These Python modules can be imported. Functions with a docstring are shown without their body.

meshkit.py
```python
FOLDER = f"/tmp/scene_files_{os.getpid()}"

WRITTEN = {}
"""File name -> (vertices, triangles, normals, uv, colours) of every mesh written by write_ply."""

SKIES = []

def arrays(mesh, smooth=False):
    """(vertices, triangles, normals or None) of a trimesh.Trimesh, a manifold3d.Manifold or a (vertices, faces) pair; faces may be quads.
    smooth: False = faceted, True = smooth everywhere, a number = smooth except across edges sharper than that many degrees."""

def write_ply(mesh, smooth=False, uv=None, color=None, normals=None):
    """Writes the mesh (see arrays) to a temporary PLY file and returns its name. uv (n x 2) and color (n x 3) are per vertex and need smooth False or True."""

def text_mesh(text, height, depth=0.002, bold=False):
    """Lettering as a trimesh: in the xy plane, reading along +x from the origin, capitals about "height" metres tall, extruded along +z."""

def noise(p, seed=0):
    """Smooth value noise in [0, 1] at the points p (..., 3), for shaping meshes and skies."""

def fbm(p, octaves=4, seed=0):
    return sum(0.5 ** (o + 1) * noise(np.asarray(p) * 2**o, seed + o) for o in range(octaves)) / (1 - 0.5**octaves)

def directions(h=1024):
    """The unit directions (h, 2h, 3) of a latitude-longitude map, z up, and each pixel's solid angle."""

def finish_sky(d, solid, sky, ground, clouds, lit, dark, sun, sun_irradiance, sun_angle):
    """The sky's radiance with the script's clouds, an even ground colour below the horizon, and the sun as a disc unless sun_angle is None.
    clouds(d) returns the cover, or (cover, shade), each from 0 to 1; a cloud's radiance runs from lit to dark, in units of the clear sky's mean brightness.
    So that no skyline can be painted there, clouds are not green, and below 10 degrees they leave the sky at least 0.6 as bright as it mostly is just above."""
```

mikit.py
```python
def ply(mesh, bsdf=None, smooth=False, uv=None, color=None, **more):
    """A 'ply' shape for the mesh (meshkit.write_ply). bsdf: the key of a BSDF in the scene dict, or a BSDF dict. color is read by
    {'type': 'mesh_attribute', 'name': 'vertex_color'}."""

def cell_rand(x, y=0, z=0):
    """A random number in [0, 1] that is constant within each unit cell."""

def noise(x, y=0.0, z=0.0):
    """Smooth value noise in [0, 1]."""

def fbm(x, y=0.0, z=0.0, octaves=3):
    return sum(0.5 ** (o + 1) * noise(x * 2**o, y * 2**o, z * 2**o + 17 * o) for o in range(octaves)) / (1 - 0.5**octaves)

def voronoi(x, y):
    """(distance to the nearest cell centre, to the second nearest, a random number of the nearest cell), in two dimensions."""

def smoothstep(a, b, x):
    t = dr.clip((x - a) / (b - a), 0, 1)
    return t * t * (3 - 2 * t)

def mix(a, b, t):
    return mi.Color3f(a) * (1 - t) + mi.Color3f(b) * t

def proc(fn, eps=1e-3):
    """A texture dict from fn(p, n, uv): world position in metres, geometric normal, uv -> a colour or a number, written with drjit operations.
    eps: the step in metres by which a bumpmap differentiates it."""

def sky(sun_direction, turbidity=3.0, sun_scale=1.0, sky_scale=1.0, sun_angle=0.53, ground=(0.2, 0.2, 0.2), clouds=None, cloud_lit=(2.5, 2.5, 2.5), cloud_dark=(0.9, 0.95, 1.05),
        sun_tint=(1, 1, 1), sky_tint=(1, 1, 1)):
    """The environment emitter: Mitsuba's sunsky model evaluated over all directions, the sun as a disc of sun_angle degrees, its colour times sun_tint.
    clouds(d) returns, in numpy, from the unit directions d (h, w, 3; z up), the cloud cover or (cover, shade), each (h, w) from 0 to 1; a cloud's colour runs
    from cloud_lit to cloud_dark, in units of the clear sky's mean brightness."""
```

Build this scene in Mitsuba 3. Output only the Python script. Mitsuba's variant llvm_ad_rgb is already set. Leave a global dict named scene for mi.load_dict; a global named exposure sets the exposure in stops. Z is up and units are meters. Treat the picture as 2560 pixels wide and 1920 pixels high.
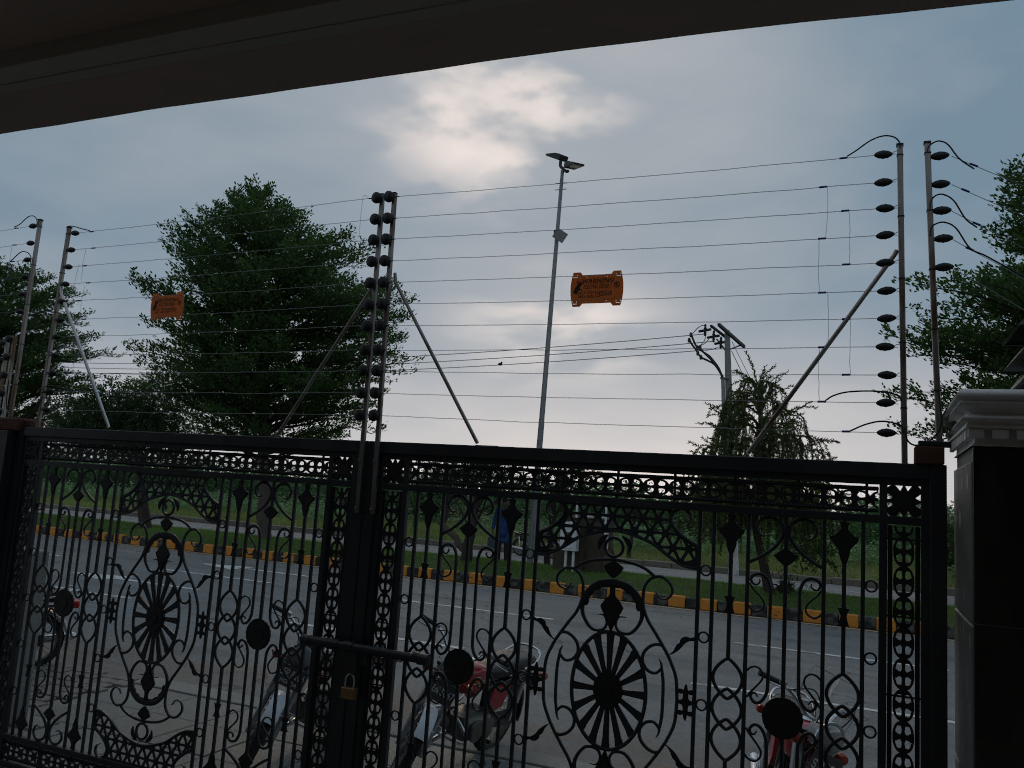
import math, random
import numpy as np, trimesh, shapely
import shapely.geometry as sg
import shapely.affinity as sa
from shapely.ops import unary_union
import manifold3d as m3
import mitsuba as mi, mikit, meshkit
import drjit as dr
T = mi.ScalarTransform4f
rng = np.random.default_rng(7)
scene, labels = {'type': 'scene'}, {}

# ------------------------------------------------------------------ camera, sky, exposure
K = 1.33                      # the gate was measured in units of 1.33 m
EYE = np.array([0.0, 0.0, 2.128])
FWD = np.array([-0.39568441, 0.90902604, 0.13078799])
UP = np.array([-0.00840909, -0.14599074, 0.98925022])
scene['camera'] = {'type': 'perspective', 'fov': 63.4097, 'fov_axis': 'x', 'near_clip': 0.05, 'far_clip': 2000.0,
                   'to_world': T().look_at(origin=EYE.tolist(), target=(EYE + FWD).tolist(), up=UP.tolist())}
exposure = 1.45
SUN = np.array([-0.515, 1.0, 0.78]); SUN /= np.linalg.norm(SUN)


def sstep(a, b, x):
    t = np.clip((x - a) / (b - a), 0, 1)
    return t * t * (3 - 2 * t)
def clouds(d):
    el = np.degrees(np.arcsin(np.clip(d[..., 2], -1, 1)))
    az = np.degrees(np.arctan2(d[..., 0], d[..., 1]) - np.arctan2(SUN[0], SUN[1]))
    az = (az + 180) % 360 - 180
    flat = d / (np.maximum(d[..., 2:3], 0) + 0.30)
    big = meshkit.fbm(flat * 0.9 + [3.1, 0.4, 0], 4, 3)
    warp = np.stack([big * 1.3, meshkit.fbm(flat * 1.3 + [9, 2, 0], 3, 8), big * 0], -1)
    fine = meshkit.fbm(flat * 2.6 + warp, 6, 11)
    wisp = meshkit.fbm(d * [7, 7, 16] + warp * 2, 6, 21)
    ang = np.degrees(np.arccos(np.clip(d @ SUN, -1, 1)))
    wide = np.exp(-(ang / 24.0) ** 2)
    # the veil: blue-grey overhead and to the sides, creamy low down under the sun
    shade = 0.86 + 0.13 * sstep(10, 38, az) * sstep(8, 20, el) + 0.08 * sstep(14, 30, -az) * sstep(30, 14, el) + 0.26 * (big - 0.5) + 0.26 * (fine - 0.5) + 0.16 * (wisp - 0.5)
    shade -= 0.58 * np.exp(-(np.maximum(el, 0) / 8.5) ** 2) * (0.42 + 0.58 * np.exp(-((az - 12) / 24) ** 2))
    shade -= 0.10 * wide
    # torn cloud below the sun, with lit edges
    core = 0.9 * np.exp(-((ang - 2) / 8.0) ** 2) * sstep(-13, -4, az) * sstep(12, 5, az)
    core = np.maximum(core, np.exp(-(((az - 0.8 + 0.12 * (el - 26)) / 7.5) ** 2 + ((el - 25.5) / 5.0) ** 2)))
    torn = sstep(0.46, 0.575, 0.55 * wisp + 0.45 * fine + 0.20 * core - 0.075)
    curl = meshkit.fbm(d * [13, 13, 20] + warp * 3, 6, 31)
    shade -= np.clip(core * 1.35, 0, 1) * torn * (0.50 + 0.9 * (wisp - 0.5) + 0.5 * (curl - 0.5) - 0.36 * sstep(0.50, 0.62, curl) * (0.35 + 0.65 * sstep(-2, 4, az)))
    # a second opening lower down
    low = np.exp(-(((az - 7) / 6.5) ** 2 + ((el - 11.5) / 3.2) ** 2))
    shade -= 0.62 * low * sstep(0.36, 0.60, wisp)
    return np.ones_like(el), np.clip(shade, 0.0, 1.0)


scene['sky'] = mikit.sky(SUN.tolist(), turbidity=4, sun_scale=0.06, sun_angle=10.0, sky_scale=1.0, clouds=clouds,
                         cloud_lit=(3.85, 3.38, 3.08), cloud_dark=(0.70, 1.03, 1.33), ground=(0.15, 0.15, 0.13), sun_tint=(1.0, 0.93, 0.85))


# ------------------------------------------------------------------ helpers
def cat(*ms):
    ms = [m for m in ms if m is not None]
    vs, fs, n = [], [], 0
    for m in ms:
        v, f = (np.asarray(m[0], float), np.asarray(m[1], int)) if isinstance(m, tuple) else (np.asarray(m.vertices), np.asarray(m.faces))
        if f.shape[1] == 4:
            f = np.vstack([f[:, [0, 1, 2]], f[:, [0, 2, 3]]])
        vs.append(v); fs.append(f + n); n += len(v)
    return trimesh.Trimesh(np.vstack(vs), np.vstack(fs), process=False)


def box(x0, x1, y0, y1, z0, z1, c=0.0):
    if c <= 0:
        m = trimesh.creation.box(extents=(x1 - x0, y1 - y0, z1 - z0))
        m.apply_translation(((x0 + x1) / 2, (y0 + y1) / 2, (z0 + z1) / 2))
        return m
    p = []
    for a in (0, 1):
        for b in (0, 1):
            for e in (0, 1):
                X, Y, Z = (x1, x0)[a], (y1, y0)[b], (z1, z0)[e]
                sx, sy, sz = (-1, 1)[a], (-1, 1)[b], (-1, 1)[e]
                p += [(X + sx * c, Y + sy * c, Z), (X + sx * c, Y, Z + sz * c), (X, Y + sy * c, Z + sz * c)]
    return hull(p)


def hull(p):
    m = m3.Manifold.hull_points(np.asarray(p, np.float32)).to_mesh()
    return trimesh.Trimesh(m.vert_properties[:, :3], m.tri_verts, process=False)


def smooth_path(p, n=8, closed=False):
    p = np.asarray(p, float)
    if closed:
        q = np.vstack([p[-1], p, p[0], p[1]])
    else:
        q = np.vstack([2 * p[0] - p[1], p, 2 * p[-1] - p[-2]])
    out = []
    for i in range(1, len(q) - 2):
        a, b, c, d = q[i - 1], q[i], q[i + 1], q[i + 2]
        for t in np.arange(n) / n:
            out.append(0.5 * ((2 * b) + (c - a) * t + (2 * a - 5 * b + 4 * c - d) * t ** 2 + (3 * b - a - 3 * c + d) * t ** 3))
    if not closed:
        out.append(q[-2])
    return np.array(out)


def tube(p, r, n=8, closed=False):
    p = np.asarray(p, float)
    r = np.broadcast_to(np.asarray(r, float), (len(p),))
    if closed:
        t = np.roll(p, -1, 0) - np.roll(p, 1, 0)
    else:
        t = np.gradient(p, axis=0)
    t /= np.linalg.norm(t, axis=1, keepdims=True) + 1e-12
    a = np.array([0, 0, 1.0]) if abs(t[0, 2]) < 0.9 else np.array([1.0, 0, 0])
    fr = []
    a = a - t[0] * (a @ t[0]); a /= np.linalg.norm(a)
    for k in range(len(p)):
        a = a - t[k] * (a @ t[k]); a /= np.linalg.norm(a) + 1e-12
        fr.append(a)
    A = np.array(fr); B = np.cross(t, A)
    ang = np.arange(n) * 2 * np.pi / n
    v = p[:, None] + r[:, None, None] * (np.cos(ang)[None, :, None] * A[:, None] + np.sin(ang)[None, :, None] * B[:, None])
    m = len(p)
    i, j = np.meshgrid(np.arange(m if closed else m - 1), np.arange(n), indexing='ij')
    i2 = (i + 1) % m
    f = np.stack([i * n + j, i * n + (j + 1) % n, i2 * n + (j + 1) % n, i2 * n + j], -1).reshape(-1, 4)
    v = v.reshape(-1, 3)
    f = np.vstack([f[:, [0, 1, 2]], f[:, [0, 2, 3]]])
    if not closed:
        v = np.vstack([v, p[0], p[-1]])
        k = np.arange(n)
        f = np.vstack([f, np.stack([np.full(n, m * n), (k + 1) % n, k], 1), np.stack([np.full(n, m * n + 1), (m - 1) * n + k, (m - 1) * n + (k + 1) % n], 1)])
    return trimesh.Trimesh(v, f, process=False)


def flatbar(p, w, t, closed=False, n=5):
    """A flat bar bent in the xz plane: w wide in the plane (a number or one per point of p), t thick in y, corners eased."""
    p = np.asarray(p, float)
    w = np.asarray(w, float)
    if w.ndim:
        w = np.interp(np.linspace(0, 1, (len(p) - 1) * n + 1), np.linspace(0, 1, len(p)), w) if not closed else w
    if n > 1:
        p = smooth_path(p, n, closed)
    m = len(p)
    w = np.broadcast_to(w, (m,))
    tg = (np.roll(p, -1, 0) - np.roll(p, 1, 0)) if closed else np.gradient(p, axis=0)
    tg /= np.linalg.norm(tg, axis=1, keepdims=True) + 1e-12
    nm = np.stack([-tg[:, 1], tg[:, 0]], 1)
    c = 0.22
    sec = [(0.5, 0.5 - c), (0.5 - c, 0.5), (-0.5 + c, 0.5), (-0.5, 0.5 - c), (-0.5, -0.5 + c), (-0.5 + c, -0.5), (0.5 - c, -0.5), (0.5, -0.5 + c)]
    v = np.zeros((m, 8, 3))
    for k, (a, b) in enumerate(sec):
        v[:, k, [0, 2]] = p + nm * (a * w)[:, None]
        v[:, k, 1] = b * t
    i, j = np.meshgrid(np.arange(m if closed else m - 1), np.arange(8), indexing='ij')
    i2 = (i + 1) % m
    f = np.stack([i * 8 + j, i2 * 8 + j, i2 * 8 + (j + 1) % 8, i * 8 + (j + 1) % 8], -1).reshape(-1, 4)
    f = np.vstack([f[:, [0, 1, 2]], f[:, [0, 2, 3]]])
    if not closed:
        k = np.arange(1, 7)
        f = np.vstack([f, np.stack([k * 0, k, k + 1], 1), (m - 1) * 8 + np.stack([k * 0, k + 1, k], 1)])
    return trimesh.Trimesh(v.reshape(-1, 3), f, process=False)


def plate(poly, t, y=0.0, boss=0.0, inset=0.0):
    """A shapely outline in x, z made a plate t thick about y, with a raised middle."""
    out = []
    for g in (poly.geoms if hasattr(poly, 'geoms') else [poly]):
        if g.is_empty or g.area < 1e-8:
            continue
        m = trimesh.creation.extrude_polygon(g, t, engine='earcut')
        out.append(((m.vertices[:, [0, 2, 1]] * [1, -1, 1]) + [0, y + t / 2, 0], m.faces))
    if boss > 0:
        g = poly.buffer(-inset)
        if not g.is_empty:
            out.append(plate(g, t + 2 * boss, y))
    return cat(*out)


def lathe(prof, n=24, center=(0, 0, 0), axis='z'):
    prof = np.asarray(prof, float)
    ang = np.arange(n) * 2 * np.pi / n
    m = len(prof)
    v = np.stack([prof[:, :1] * np.cos(ang), prof[:, :1] * np.sin(ang), np.repeat(prof[:, 1:], n, 1)], -1).reshape(-1, 3)
    i, j = np.meshgrid(np.arange(m - 1), np.arange(n), indexing='ij')
    f = np.stack([i * n + j, i * n + (j + 1) % n, (i + 1) * n + (j + 1) % n, (i + 1) * n + j], -1).reshape(-1, 4)
    if axis == 'x':
        v = v[:, [2, 0, 1]]
    elif axis == 'y':
        v = v[:, [1, 2, 0]]
    return cat((v + np.asarray(center), f))


def cyl(a, b, r, n=12, r2=None):
    return tube([a, b], [r, r if r2 is None else r2], n)


def moved(m, R=None, t=(0, 0, 0), s=1.0):
    v = np.asarray(m.vertices) * s
    if R is not None:
        v = v @ np.asarray(R).T
    return trimesh.Trimesh(v + np.asarray(t), m.faces, process=False)


def rot(axis, deg):
    return trimesh.transformations.rotation_matrix(math.radians(deg), {'x': (1, 0, 0), 'y': (0, 1, 0), 'z': (0, 0, 1)}[axis])[:3, :3] if isinstance(axis, str) else \
        trimesh.transformations.rotation_matrix(math.radians(deg), axis)[:3, :3]


def numbered(key):
    if key not in scene and key not in labels and key not in used:
        used.add(key)
        return key
    k = 1
    while f'{key}_{k:03d}' in used or f'{key}_{k:03d}' in scene:
        k += 1
    used.add(f'{key}_{k:03d}')
    return f'{key}_{k:03d}'


used = set()


def thing(name, label, category, group=None):
    key = numbered(name)
    labels[key] = {'label': label, 'category': category}
    if group:
        labels[key]['group'] = group
    return key


def put(key, mesh, mat, smooth=30, label=None, kind=None, xf=None, **kw):
    d = mesh if isinstance(mesh, dict) else mikit.ply(mesh, mat, smooth=smooth, **kw)
    if xf is not None:
        d = {**d, 'to_world': T(xf)}
    scene[key] = d
    if label or kind:
        labels.setdefault(key, {}).update({k: v for k, v in (('label', label), ('kind', kind)) if v})
    return key


def part(parent, name, mesh, mat=None, smooth=30, label=None, kind=None, xf=None, **kw):
    return put(numbered(parent + '__' + name), mesh, mat, smooth, label, kind, xf, **kw)


def solo(name, label, category, mesh, mat, smooth=30, group=None, kind=None, **kw):
    key = thing(name, label, category, group)
    if kind:
        labels[key]['kind'] = kind
    return put(key, mesh, mat, smooth, **kw)


def setting(name, mesh, mat, smooth=30, label=None, **kw):
    key = numbered(name)
    labels[key] = {'kind': 'structure'}
    if label:
        labels[key]['label'] = label
    return put(key, mesh, mat, smooth, **kw)


def frame(x=None, y=None, z=None, o=(0, 0, 0)):
    M = np.eye(4); M[:3, 0], M[:3, 1], M[:3, 2], M[:3, 3] = x, y, z, o
    return M


# ------------------------------------------------------------------ materials
def mat(key, color, rough=0.6, metal=0.0, bump=None, **kw):
    c = {'type': 'rgb', 'value': list(color)} if not isinstance(color, dict) else color
    r = rough if not isinstance(rough, dict) else rough
    if isinstance(c, dict) and c.get('type') == 'rgb' and not isinstance(c['value'], list):
        c['value'] = list(c['value'])
    b = {'type': 'principled', 'base_color': c, 'roughness': r, 'metallic': metal, **kw}
    if bump is not None:
        b = {'type': 'bumpmap', 'arbitrary': mikit.proc(bump[0], bump[2] if len(bump) > 2 else 1e-3), 'scale': bump[1], 'bsdf': b}
    scene[key] = {'type': 'twosided', 'bsdf': b}
    return key


fb, nz, vor, ss, mix = mikit.fbm, mikit.noise, mikit.voronoi, mikit.smoothstep, mikit.mix


def iron_color(p, n, uv):
    r = ss(0.62, 0.8, fb(p.x * 9, p.y * 9, p.z * 9, 4))
    dust = ss(0.3, 1.0, n.z) * 0.6
    film = ss(0.45, 0.7, fb(p.x * 5, p.y * 5, p.z * 2.2, 4)) * 0.16
    return mix(mix((0.019, 0.024, 0.031), (0.05, 0.032, 0.02), r * 0.45), (0.10, 0.095, 0.085), dr.maximum(film, dust * fb(p.x * 20, p.y * 20, p.z * 20)))


mat('m_iron', mikit.proc(iron_color), mikit.proc(lambda p, n, uv: 0.32 + 0.26 * fb(p.x * 11, p.y * 11, p.z * 6, 3)), 0.0)
mat('m_cast_iron', mikit.proc(lambda p, n, uv: mix((0.011, 0.012, 0.015), (0.035, 0.026, 0.02), ss(0.55, 0.8, fb(p.x * 16, p.y * 16, p.z * 16, 4)))), 0.55)


def steel_color(p, n, uv):
    s = fb(p.x * 14, p.y * 14, p.z * 3.5, 4)
    return mix(mix((0.26, 0.235, 0.215), (0.13, 0.085, 0.06), ss(0.5, 0.72, s)), (0.40, 0.39, 0.38), ss(0.55, 0.25, s) * 0.5)


mat('m_steel', mikit.proc(steel_color), 0.38, 0.75)
mat('m_bright_steel', (0.55, 0.55, 0.55), 0.3, 0.9)
mat('m_wire', (0.30, 0.30, 0.31), 0.45, 0.8)
mat('m_black_plastic', (0.007, 0.007, 0.008), 0.6)
mat('m_black_cable', (0.014, 0.015, 0.02), 0.5)
mat('m_blue_plastic', (0.02, 0.035, 0.20), 0.45)
mat('m_rust', mikit.proc(lambda p, n, uv: mix((0.055, 0.022, 0.016), (0.12, 0.048, 0.030), fb(p.x * 25, p.y * 25, p.z * 25, 4))), 0.85)
mat('m_brass', (0.30, 0.19, 0.09), 0.45, 0.6)


def asphalt_color(p, n, uv):
    f = fb(p.x * 34, p.y * 34, 0, 3)
    g = fb(p.x * 0.35, p.y * 1.1, 0, 4)
    c = mix((0.140, 0.142, 0.143), (0.200, 0.200, 0.195), g)
    c = c * (0.78 + 0.44 * f)
    wheel = ss(0.25, 0.0, dr.abs(dr.abs(p.y - 12.3) - 0.85)) + ss(0.25, 0.0, dr.abs(dr.abs(p.y - 15.9) - 0.85))
    c = c * (1 - 0.10 * wheel)
    # dirt blown to the near edge and along the kerb
    e = ss(9.2, 6.6, p.y + 1.5 * (fb(p.x * 0.9, p.y * 0.9, 3.0, 4) - 0.5))
    k = ss(17.25, 17.75, p.y + 0.5 * (fb(p.x * 2.3, p.y * 2.3, 9.0, 3) - 0.5))
    c = mix(c, (0.175, 0.128, 0.092), e * (0.35 + 0.65 * ss(0.4, 0.62, fb(p.x * 1.3, p.y * 3.6, 7.0, 4))) * 0.8)
    c = mix(c, (0.13, 0.09, 0.06), k * 0.8)
    patch = ss(0.62, 0.635, nz(p.x * 0.16 + 3.0, p.y * 0.45)) * ss(10.9, 11.1, p.y) * ss(13.7, 13.5, p.y)
    c = c * (1 - 0.16 * patch)
    oil = ss(0.60, 0.78, fb(p.x * 0.8, p.y * 1.6, 21.0, 4))
    c = c * (1 - 0.22 * oil)
    streak = fb(p.x * 0.12, p.y * 6.0, 14.0, 3)
    c = c * (0.90 + 0.2 * streak)
    # cracks
    d1, d2, w = vor(p.x * 0.55 + fb(p.x * 2, p.y * 2, 1) * 0.7, p.y * 0.8 + fb(p.x * 2, p.y * 2, 5) * 0.7)
    crack = ss(0.030, 0.010, d2 - d1) * ss(0.45, 0.6, fb(p.x * 0.5, p.y * 0.5, 11.0))
    return c * (1 - 0.5 * crack)


mat('m_asphalt', mikit.proc(asphalt_color), 0.82, bump=(lambda p, n, uv: fb(p.x * 60, p.y * 60, 0, 2), 0.006, 4e-3))
mat('m_far_asphalt', mikit.proc(lambda p, n, uv: mix((0.15, 0.15, 0.148), (0.21, 0.205, 0.195), fb(p.x * 0.5, p.y * 1.6, 2.0, 4)) * (0.85 + 0.3 * fb(p.x * 20, p.y * 20, 0, 2))), 0.85)
mat('m_line_white', mikit.proc(lambda p, n, uv: mix((0.56, 0.56, 0.54), (0.19, 0.19, 0.18), ss(0.55, 0.74, fb(p.x * 5, p.y * 22, 1.0, 4)))), 0.8)
mat('m_line_yellow', mikit.proc(lambda p, n, uv: mix((0.52, 0.42, 0.26), (0.24, 0.20, 0.14), ss(0.5, 0.72, fb(p.x * 4, p.y * 30, 1.0, 4)))), 0.8)


def tile_color(p, n, uv):
    i, j = dr.floor((p.x + 5.83) / 0.632), dr.floor((p.y - 5.165) / 0.63)
    r = mikit.cell_rand(i, j, 2)
    g = fb(p.x * 2.0, p.y * 2.0, 0, 4)
    c = mix((0.115, 0.125, 0.122), (0.165, 0.175, 0.168), g) * (0.88 + 0.22 * r) * (0.9 + 0.2 * fb(p.x * 26, p.y * 26, 0, 3))
    dirt = ss(0.55, 0.75, fb(p.x * 1.1, p.y * 1.4, 4.0, 4))
    return mix(c, (0.17, 0.145, 0.115), dirt * 0.55)


mat('m_tile', mikit.proc(tile_color), 0.6, bump=(lambda p, n, uv: fb(p.x * 30, p.y * 30, 0, 2), 0.004, 4e-3))
mat('m_grout', mikit.proc(lambda p, n, uv: mix((0.24, 0.24, 0.225), (0.17, 0.16, 0.145), fb(p.x * 3, p.y * 3, 0, 3))), 0.9)
mat('m_concrete', mikit.proc(lambda p, n, uv: mix((0.19, 0.185, 0.17), (0.28, 0.27, 0.245), fb(p.x * 2.4, p.y * 2.4, p.z * 2.4, 4)) * (0.85 + 0.3 * fb(p.x * 40, p.y * 40, p.z * 40, 2))), 0.88)
mat('m_paver', mikit.proc(lambda p, n, uv: mix((0.15, 0.14, 0.125), (0.235, 0.21, 0.185), fb(p.x * 2.1, p.y * 2.1, 3.0, 4)) * (0.8 + 0.4 * fb(p.x * 45, p.y * 45, 0, 2))), 0.9)
mat('m_joint_dirt', mikit.proc(lambda p, n, uv: mix((0.05, 0.043, 0.035), (0.11, 0.09, 0.07), fb(p.x * 6, p.y * 6, 0, 3))), 0.95)
mat('m_soil', mikit.proc(lambda p, n, uv: mix(mix((0.085, 0.075, 0.045), (0.15, 0.115, 0.075), fb(p.x * 1.2, p.y * 1.2, 0, 4)), (0.045, 0.065, 0.022), ss(0.4, 0.6, fb(p.x * 0.6, p.y * 0.6, 6.0, 4)))), 0.95)
mat('m_turf_soil', mikit.proc(lambda p, n, uv: mix((0.028, 0.046, 0.014), (0.055, 0.07, 0.024), fb(p.x * 3, p.y * 3, 0, 4))), 0.95)
mat('m_kerb_orange', mikit.proc(lambda p, n, uv: mix(mix((0.60, 0.225, 0.022), (0.50, 0.20, 0.03), fb(p.x * 5, p.y * 5, p.z * 5, 3)), (0.10, 0.06, 0.035), ss(0.63, 0.8, fb(p.x * 9, p.y * 9, p.z * 14, 4)))), 0.7)
mat('m_kerb_black', mikit.proc(lambda p, n, uv: mix((0.016, 0.017, 0.016), (0.10, 0.098, 0.085), ss(0.42, 0.75, fb(p.x * 9, p.y * 9, p.z * 9, 5)))), 0.8)
mat('m_far_kerb', mikit.proc(lambda p, n, uv: mix((0.14, 0.125, 0.10), (0.22, 0.20, 0.165), fb(p.x * 3, p.y * 3, p.z * 6, 4))), 0.9)
mat('m_porch', mikit.proc(lambda p, n, uv: mix((0.30, 0.235, 0.205), (0.36, 0.275, 0.24), fb(p.x * 3, p.y * 7, p.z * 3, 4))), 0.75)
mat('m_porch_light', mikit.proc(lambda p, n, uv: mix((0.34, 0.32, 0.29), (0.39, 0.365, 0.335), fb(p.x * 3, p.y * 7, p.z * 3, 4))), 0.75)
mat('m_granite_black', mikit.proc(lambda p, n, uv: mix((0.006, 0.006, 0.007), (0.03, 0.03, 0.032), ss(0.7, 0.9, nz(p.x * 300, p.y * 300, p.z * 300))) + mi.Color3f(0.020, 0.018, 0.015) * ss(0.5, 0.75, fb(p.x * 5, p.y * 5, p.z * 1.6, 4))), mikit.proc(lambda p, n, uv: 0.10 + 0.22 * fb(p.x * 6, p.y * 6, p.z * 2, 3)))
mat('m_granite_grey', mikit.proc(lambda p, n, uv: mix(mix((0.10, 0.10, 0.093), (0.145, 0.14, 0.13), fb(p.x * 8, p.y * 8, p.z * 3, 4)), (0.34, 0.33, 0.31), ss(0.70, 0.78, fb(p.x * 26, p.y * 26, p.z * 7, 3)))), 0.3)
mat('m_white_stone', mikit.proc(lambda p, n, uv: mix((0.60, 0.60, 0.585), (0.44, 0.435, 0.42), ss(0.4, 0.75, fb(p.x * 7, p.y * 7, p.z * 4, 4)))), 0.7)
mat('m_white_paint', (0.62, 0.63, 0.64), 0.5)
mat('m_house_wall', (0.42, 0.40, 0.36), 0.85)
mat('m_pole_grey', mikit.proc(lambda p, n, uv: mix((0.20, 0.215, 0.225), (0.29, 0.30, 0.305), fb(p.x * 7, p.y * 7, p.z * 0.8, 4))), 0.5, 0.3)
mat('m_pole_concrete', mikit.proc(lambda p, n, uv: mix((0.20, 0.21, 0.20), (0.30, 0.305, 0.29), fb(p.x * 6, p.y * 6, p.z * 1.2, 4))), 0.85)
mat('m_dark_metal', (0.03, 0.031, 0.034), 0.5, 0.3)
mat('m_lamp_glass', (0.25, 0.27, 0.28), 0.25)
mat('m_brown_metal', mikit.proc(lambda p, n, uv: mix((0.034, 0.026, 0.019), (0.075, 0.058, 0.038), fb(p.x * 2.2, p.y * 2.2, p.z * 2.2, 5))), 0.8)
mat('m_orange_sign', {'type': 'rgb', 'value': [0.78, 0.17, 0.02]}, 0.5)
mat('m_sign_print', (0.012, 0.008, 0.007), 0.5)

# ------------------------------------------------------------------ the setting: ground, roads, median, apron, porch
def sheet(x0, x1, y0, y1, z, nx=1, ny=1, h=None):
    x, y = np.meshgrid(np.linspace(x0, x1, nx + 1), np.linspace(y0, y1, ny + 1), indexing='ij')
    v = np.stack([x, y, np.full_like(x, z)], -1).reshape(-1, 3)
    if h is not None:
        v[:, 2] += h(v)
    i, j = np.meshgrid(np.arange(nx), np.arange(ny), indexing='ij')
    a = i * (ny + 1) + j
    f = np.stack([a, a + ny + 1, a + ny + 2, a + 1], -1).reshape(-1, 4)
    return cat((v, f))


KERB_Y, MED_Y1, FAR_Y1 = 17.76, 22.3, 28.1
setting('ground', sheet(-900, 900, -300, 1200, -0.06), 'm_soil', False)
setting('field', sheet(-160, 120, FAR_Y1 + 0.25, 130, 0.10, 90, 50, lambda v: 0.35 * (meshkit.fbm(v * [0.10, 0.10, 0], 3, 5) - 0.5) * sstep(28.4, 34, v[:, 1])), 'm_soil', True,
        'rough green field beyond the far carriageway')
setting('road', sheet(-160, 120, 6.0, KERB_Y + 0.05, 0.0), 'm_asphalt', False, 'grey asphalt carriageway between the gate and the striped kerb')
setting('road', sheet(-160, 120, MED_Y1 - 0.05, FAR_Y1 + 0.3, 0.002), 'm_far_asphalt', False, 'second carriageway beyond the grass median')
mk = setting('road_marking', sheet(-160, 120, 17.52, 17.62, 0.006), 'm_line_yellow', False, 'faded yellowish edge line along the striped kerb')
for y in (10.50, 14.03):
    for k in range(-12, 4):
        setting('road_marking', sheet(-1.95 + 6.13 * k, 1.1 + 6.13 * k, y - 0.06, y + 0.06, 0.005), 'm_line_white', False)
for k in range(-14, 5):
    setting('road_marking', sheet(-3 + 6 * k, 0.2 + 6 * k, 25.9, 26.0, 0.008), 'm_line_white', False)
for y in (12.15, 15.65):
    ar = sg.Polygon([(-14.6, 0), (-13.3, 0.42), (-13.3, 0.07), (-11.3, 0.07), (-11.3, -0.07), (-13.3, -0.07), (-13.3, -0.42)])
    v, f = trimesh.creation.triangulate_polygon(ar, engine='earcut')
    setting('road_marking', cat((np.column_stack([v[:, 0], v[:, 1] + y, np.full(len(v), 0.006)]), f)), 'm_line_white', False, 'worn white lane arrow on the asphalt')


def med_h(v):
    e = np.minimum(v[:, 1] - KERB_Y, MED_Y1 - v[:, 1])
    return 0.10 * sstep(0, 1.8, e) + 0.06 * (meshkit.fbm(v * [0.6, 0.6, 0], 3, 2) - 0.5) * sstep(0, 0.5, e)


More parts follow.
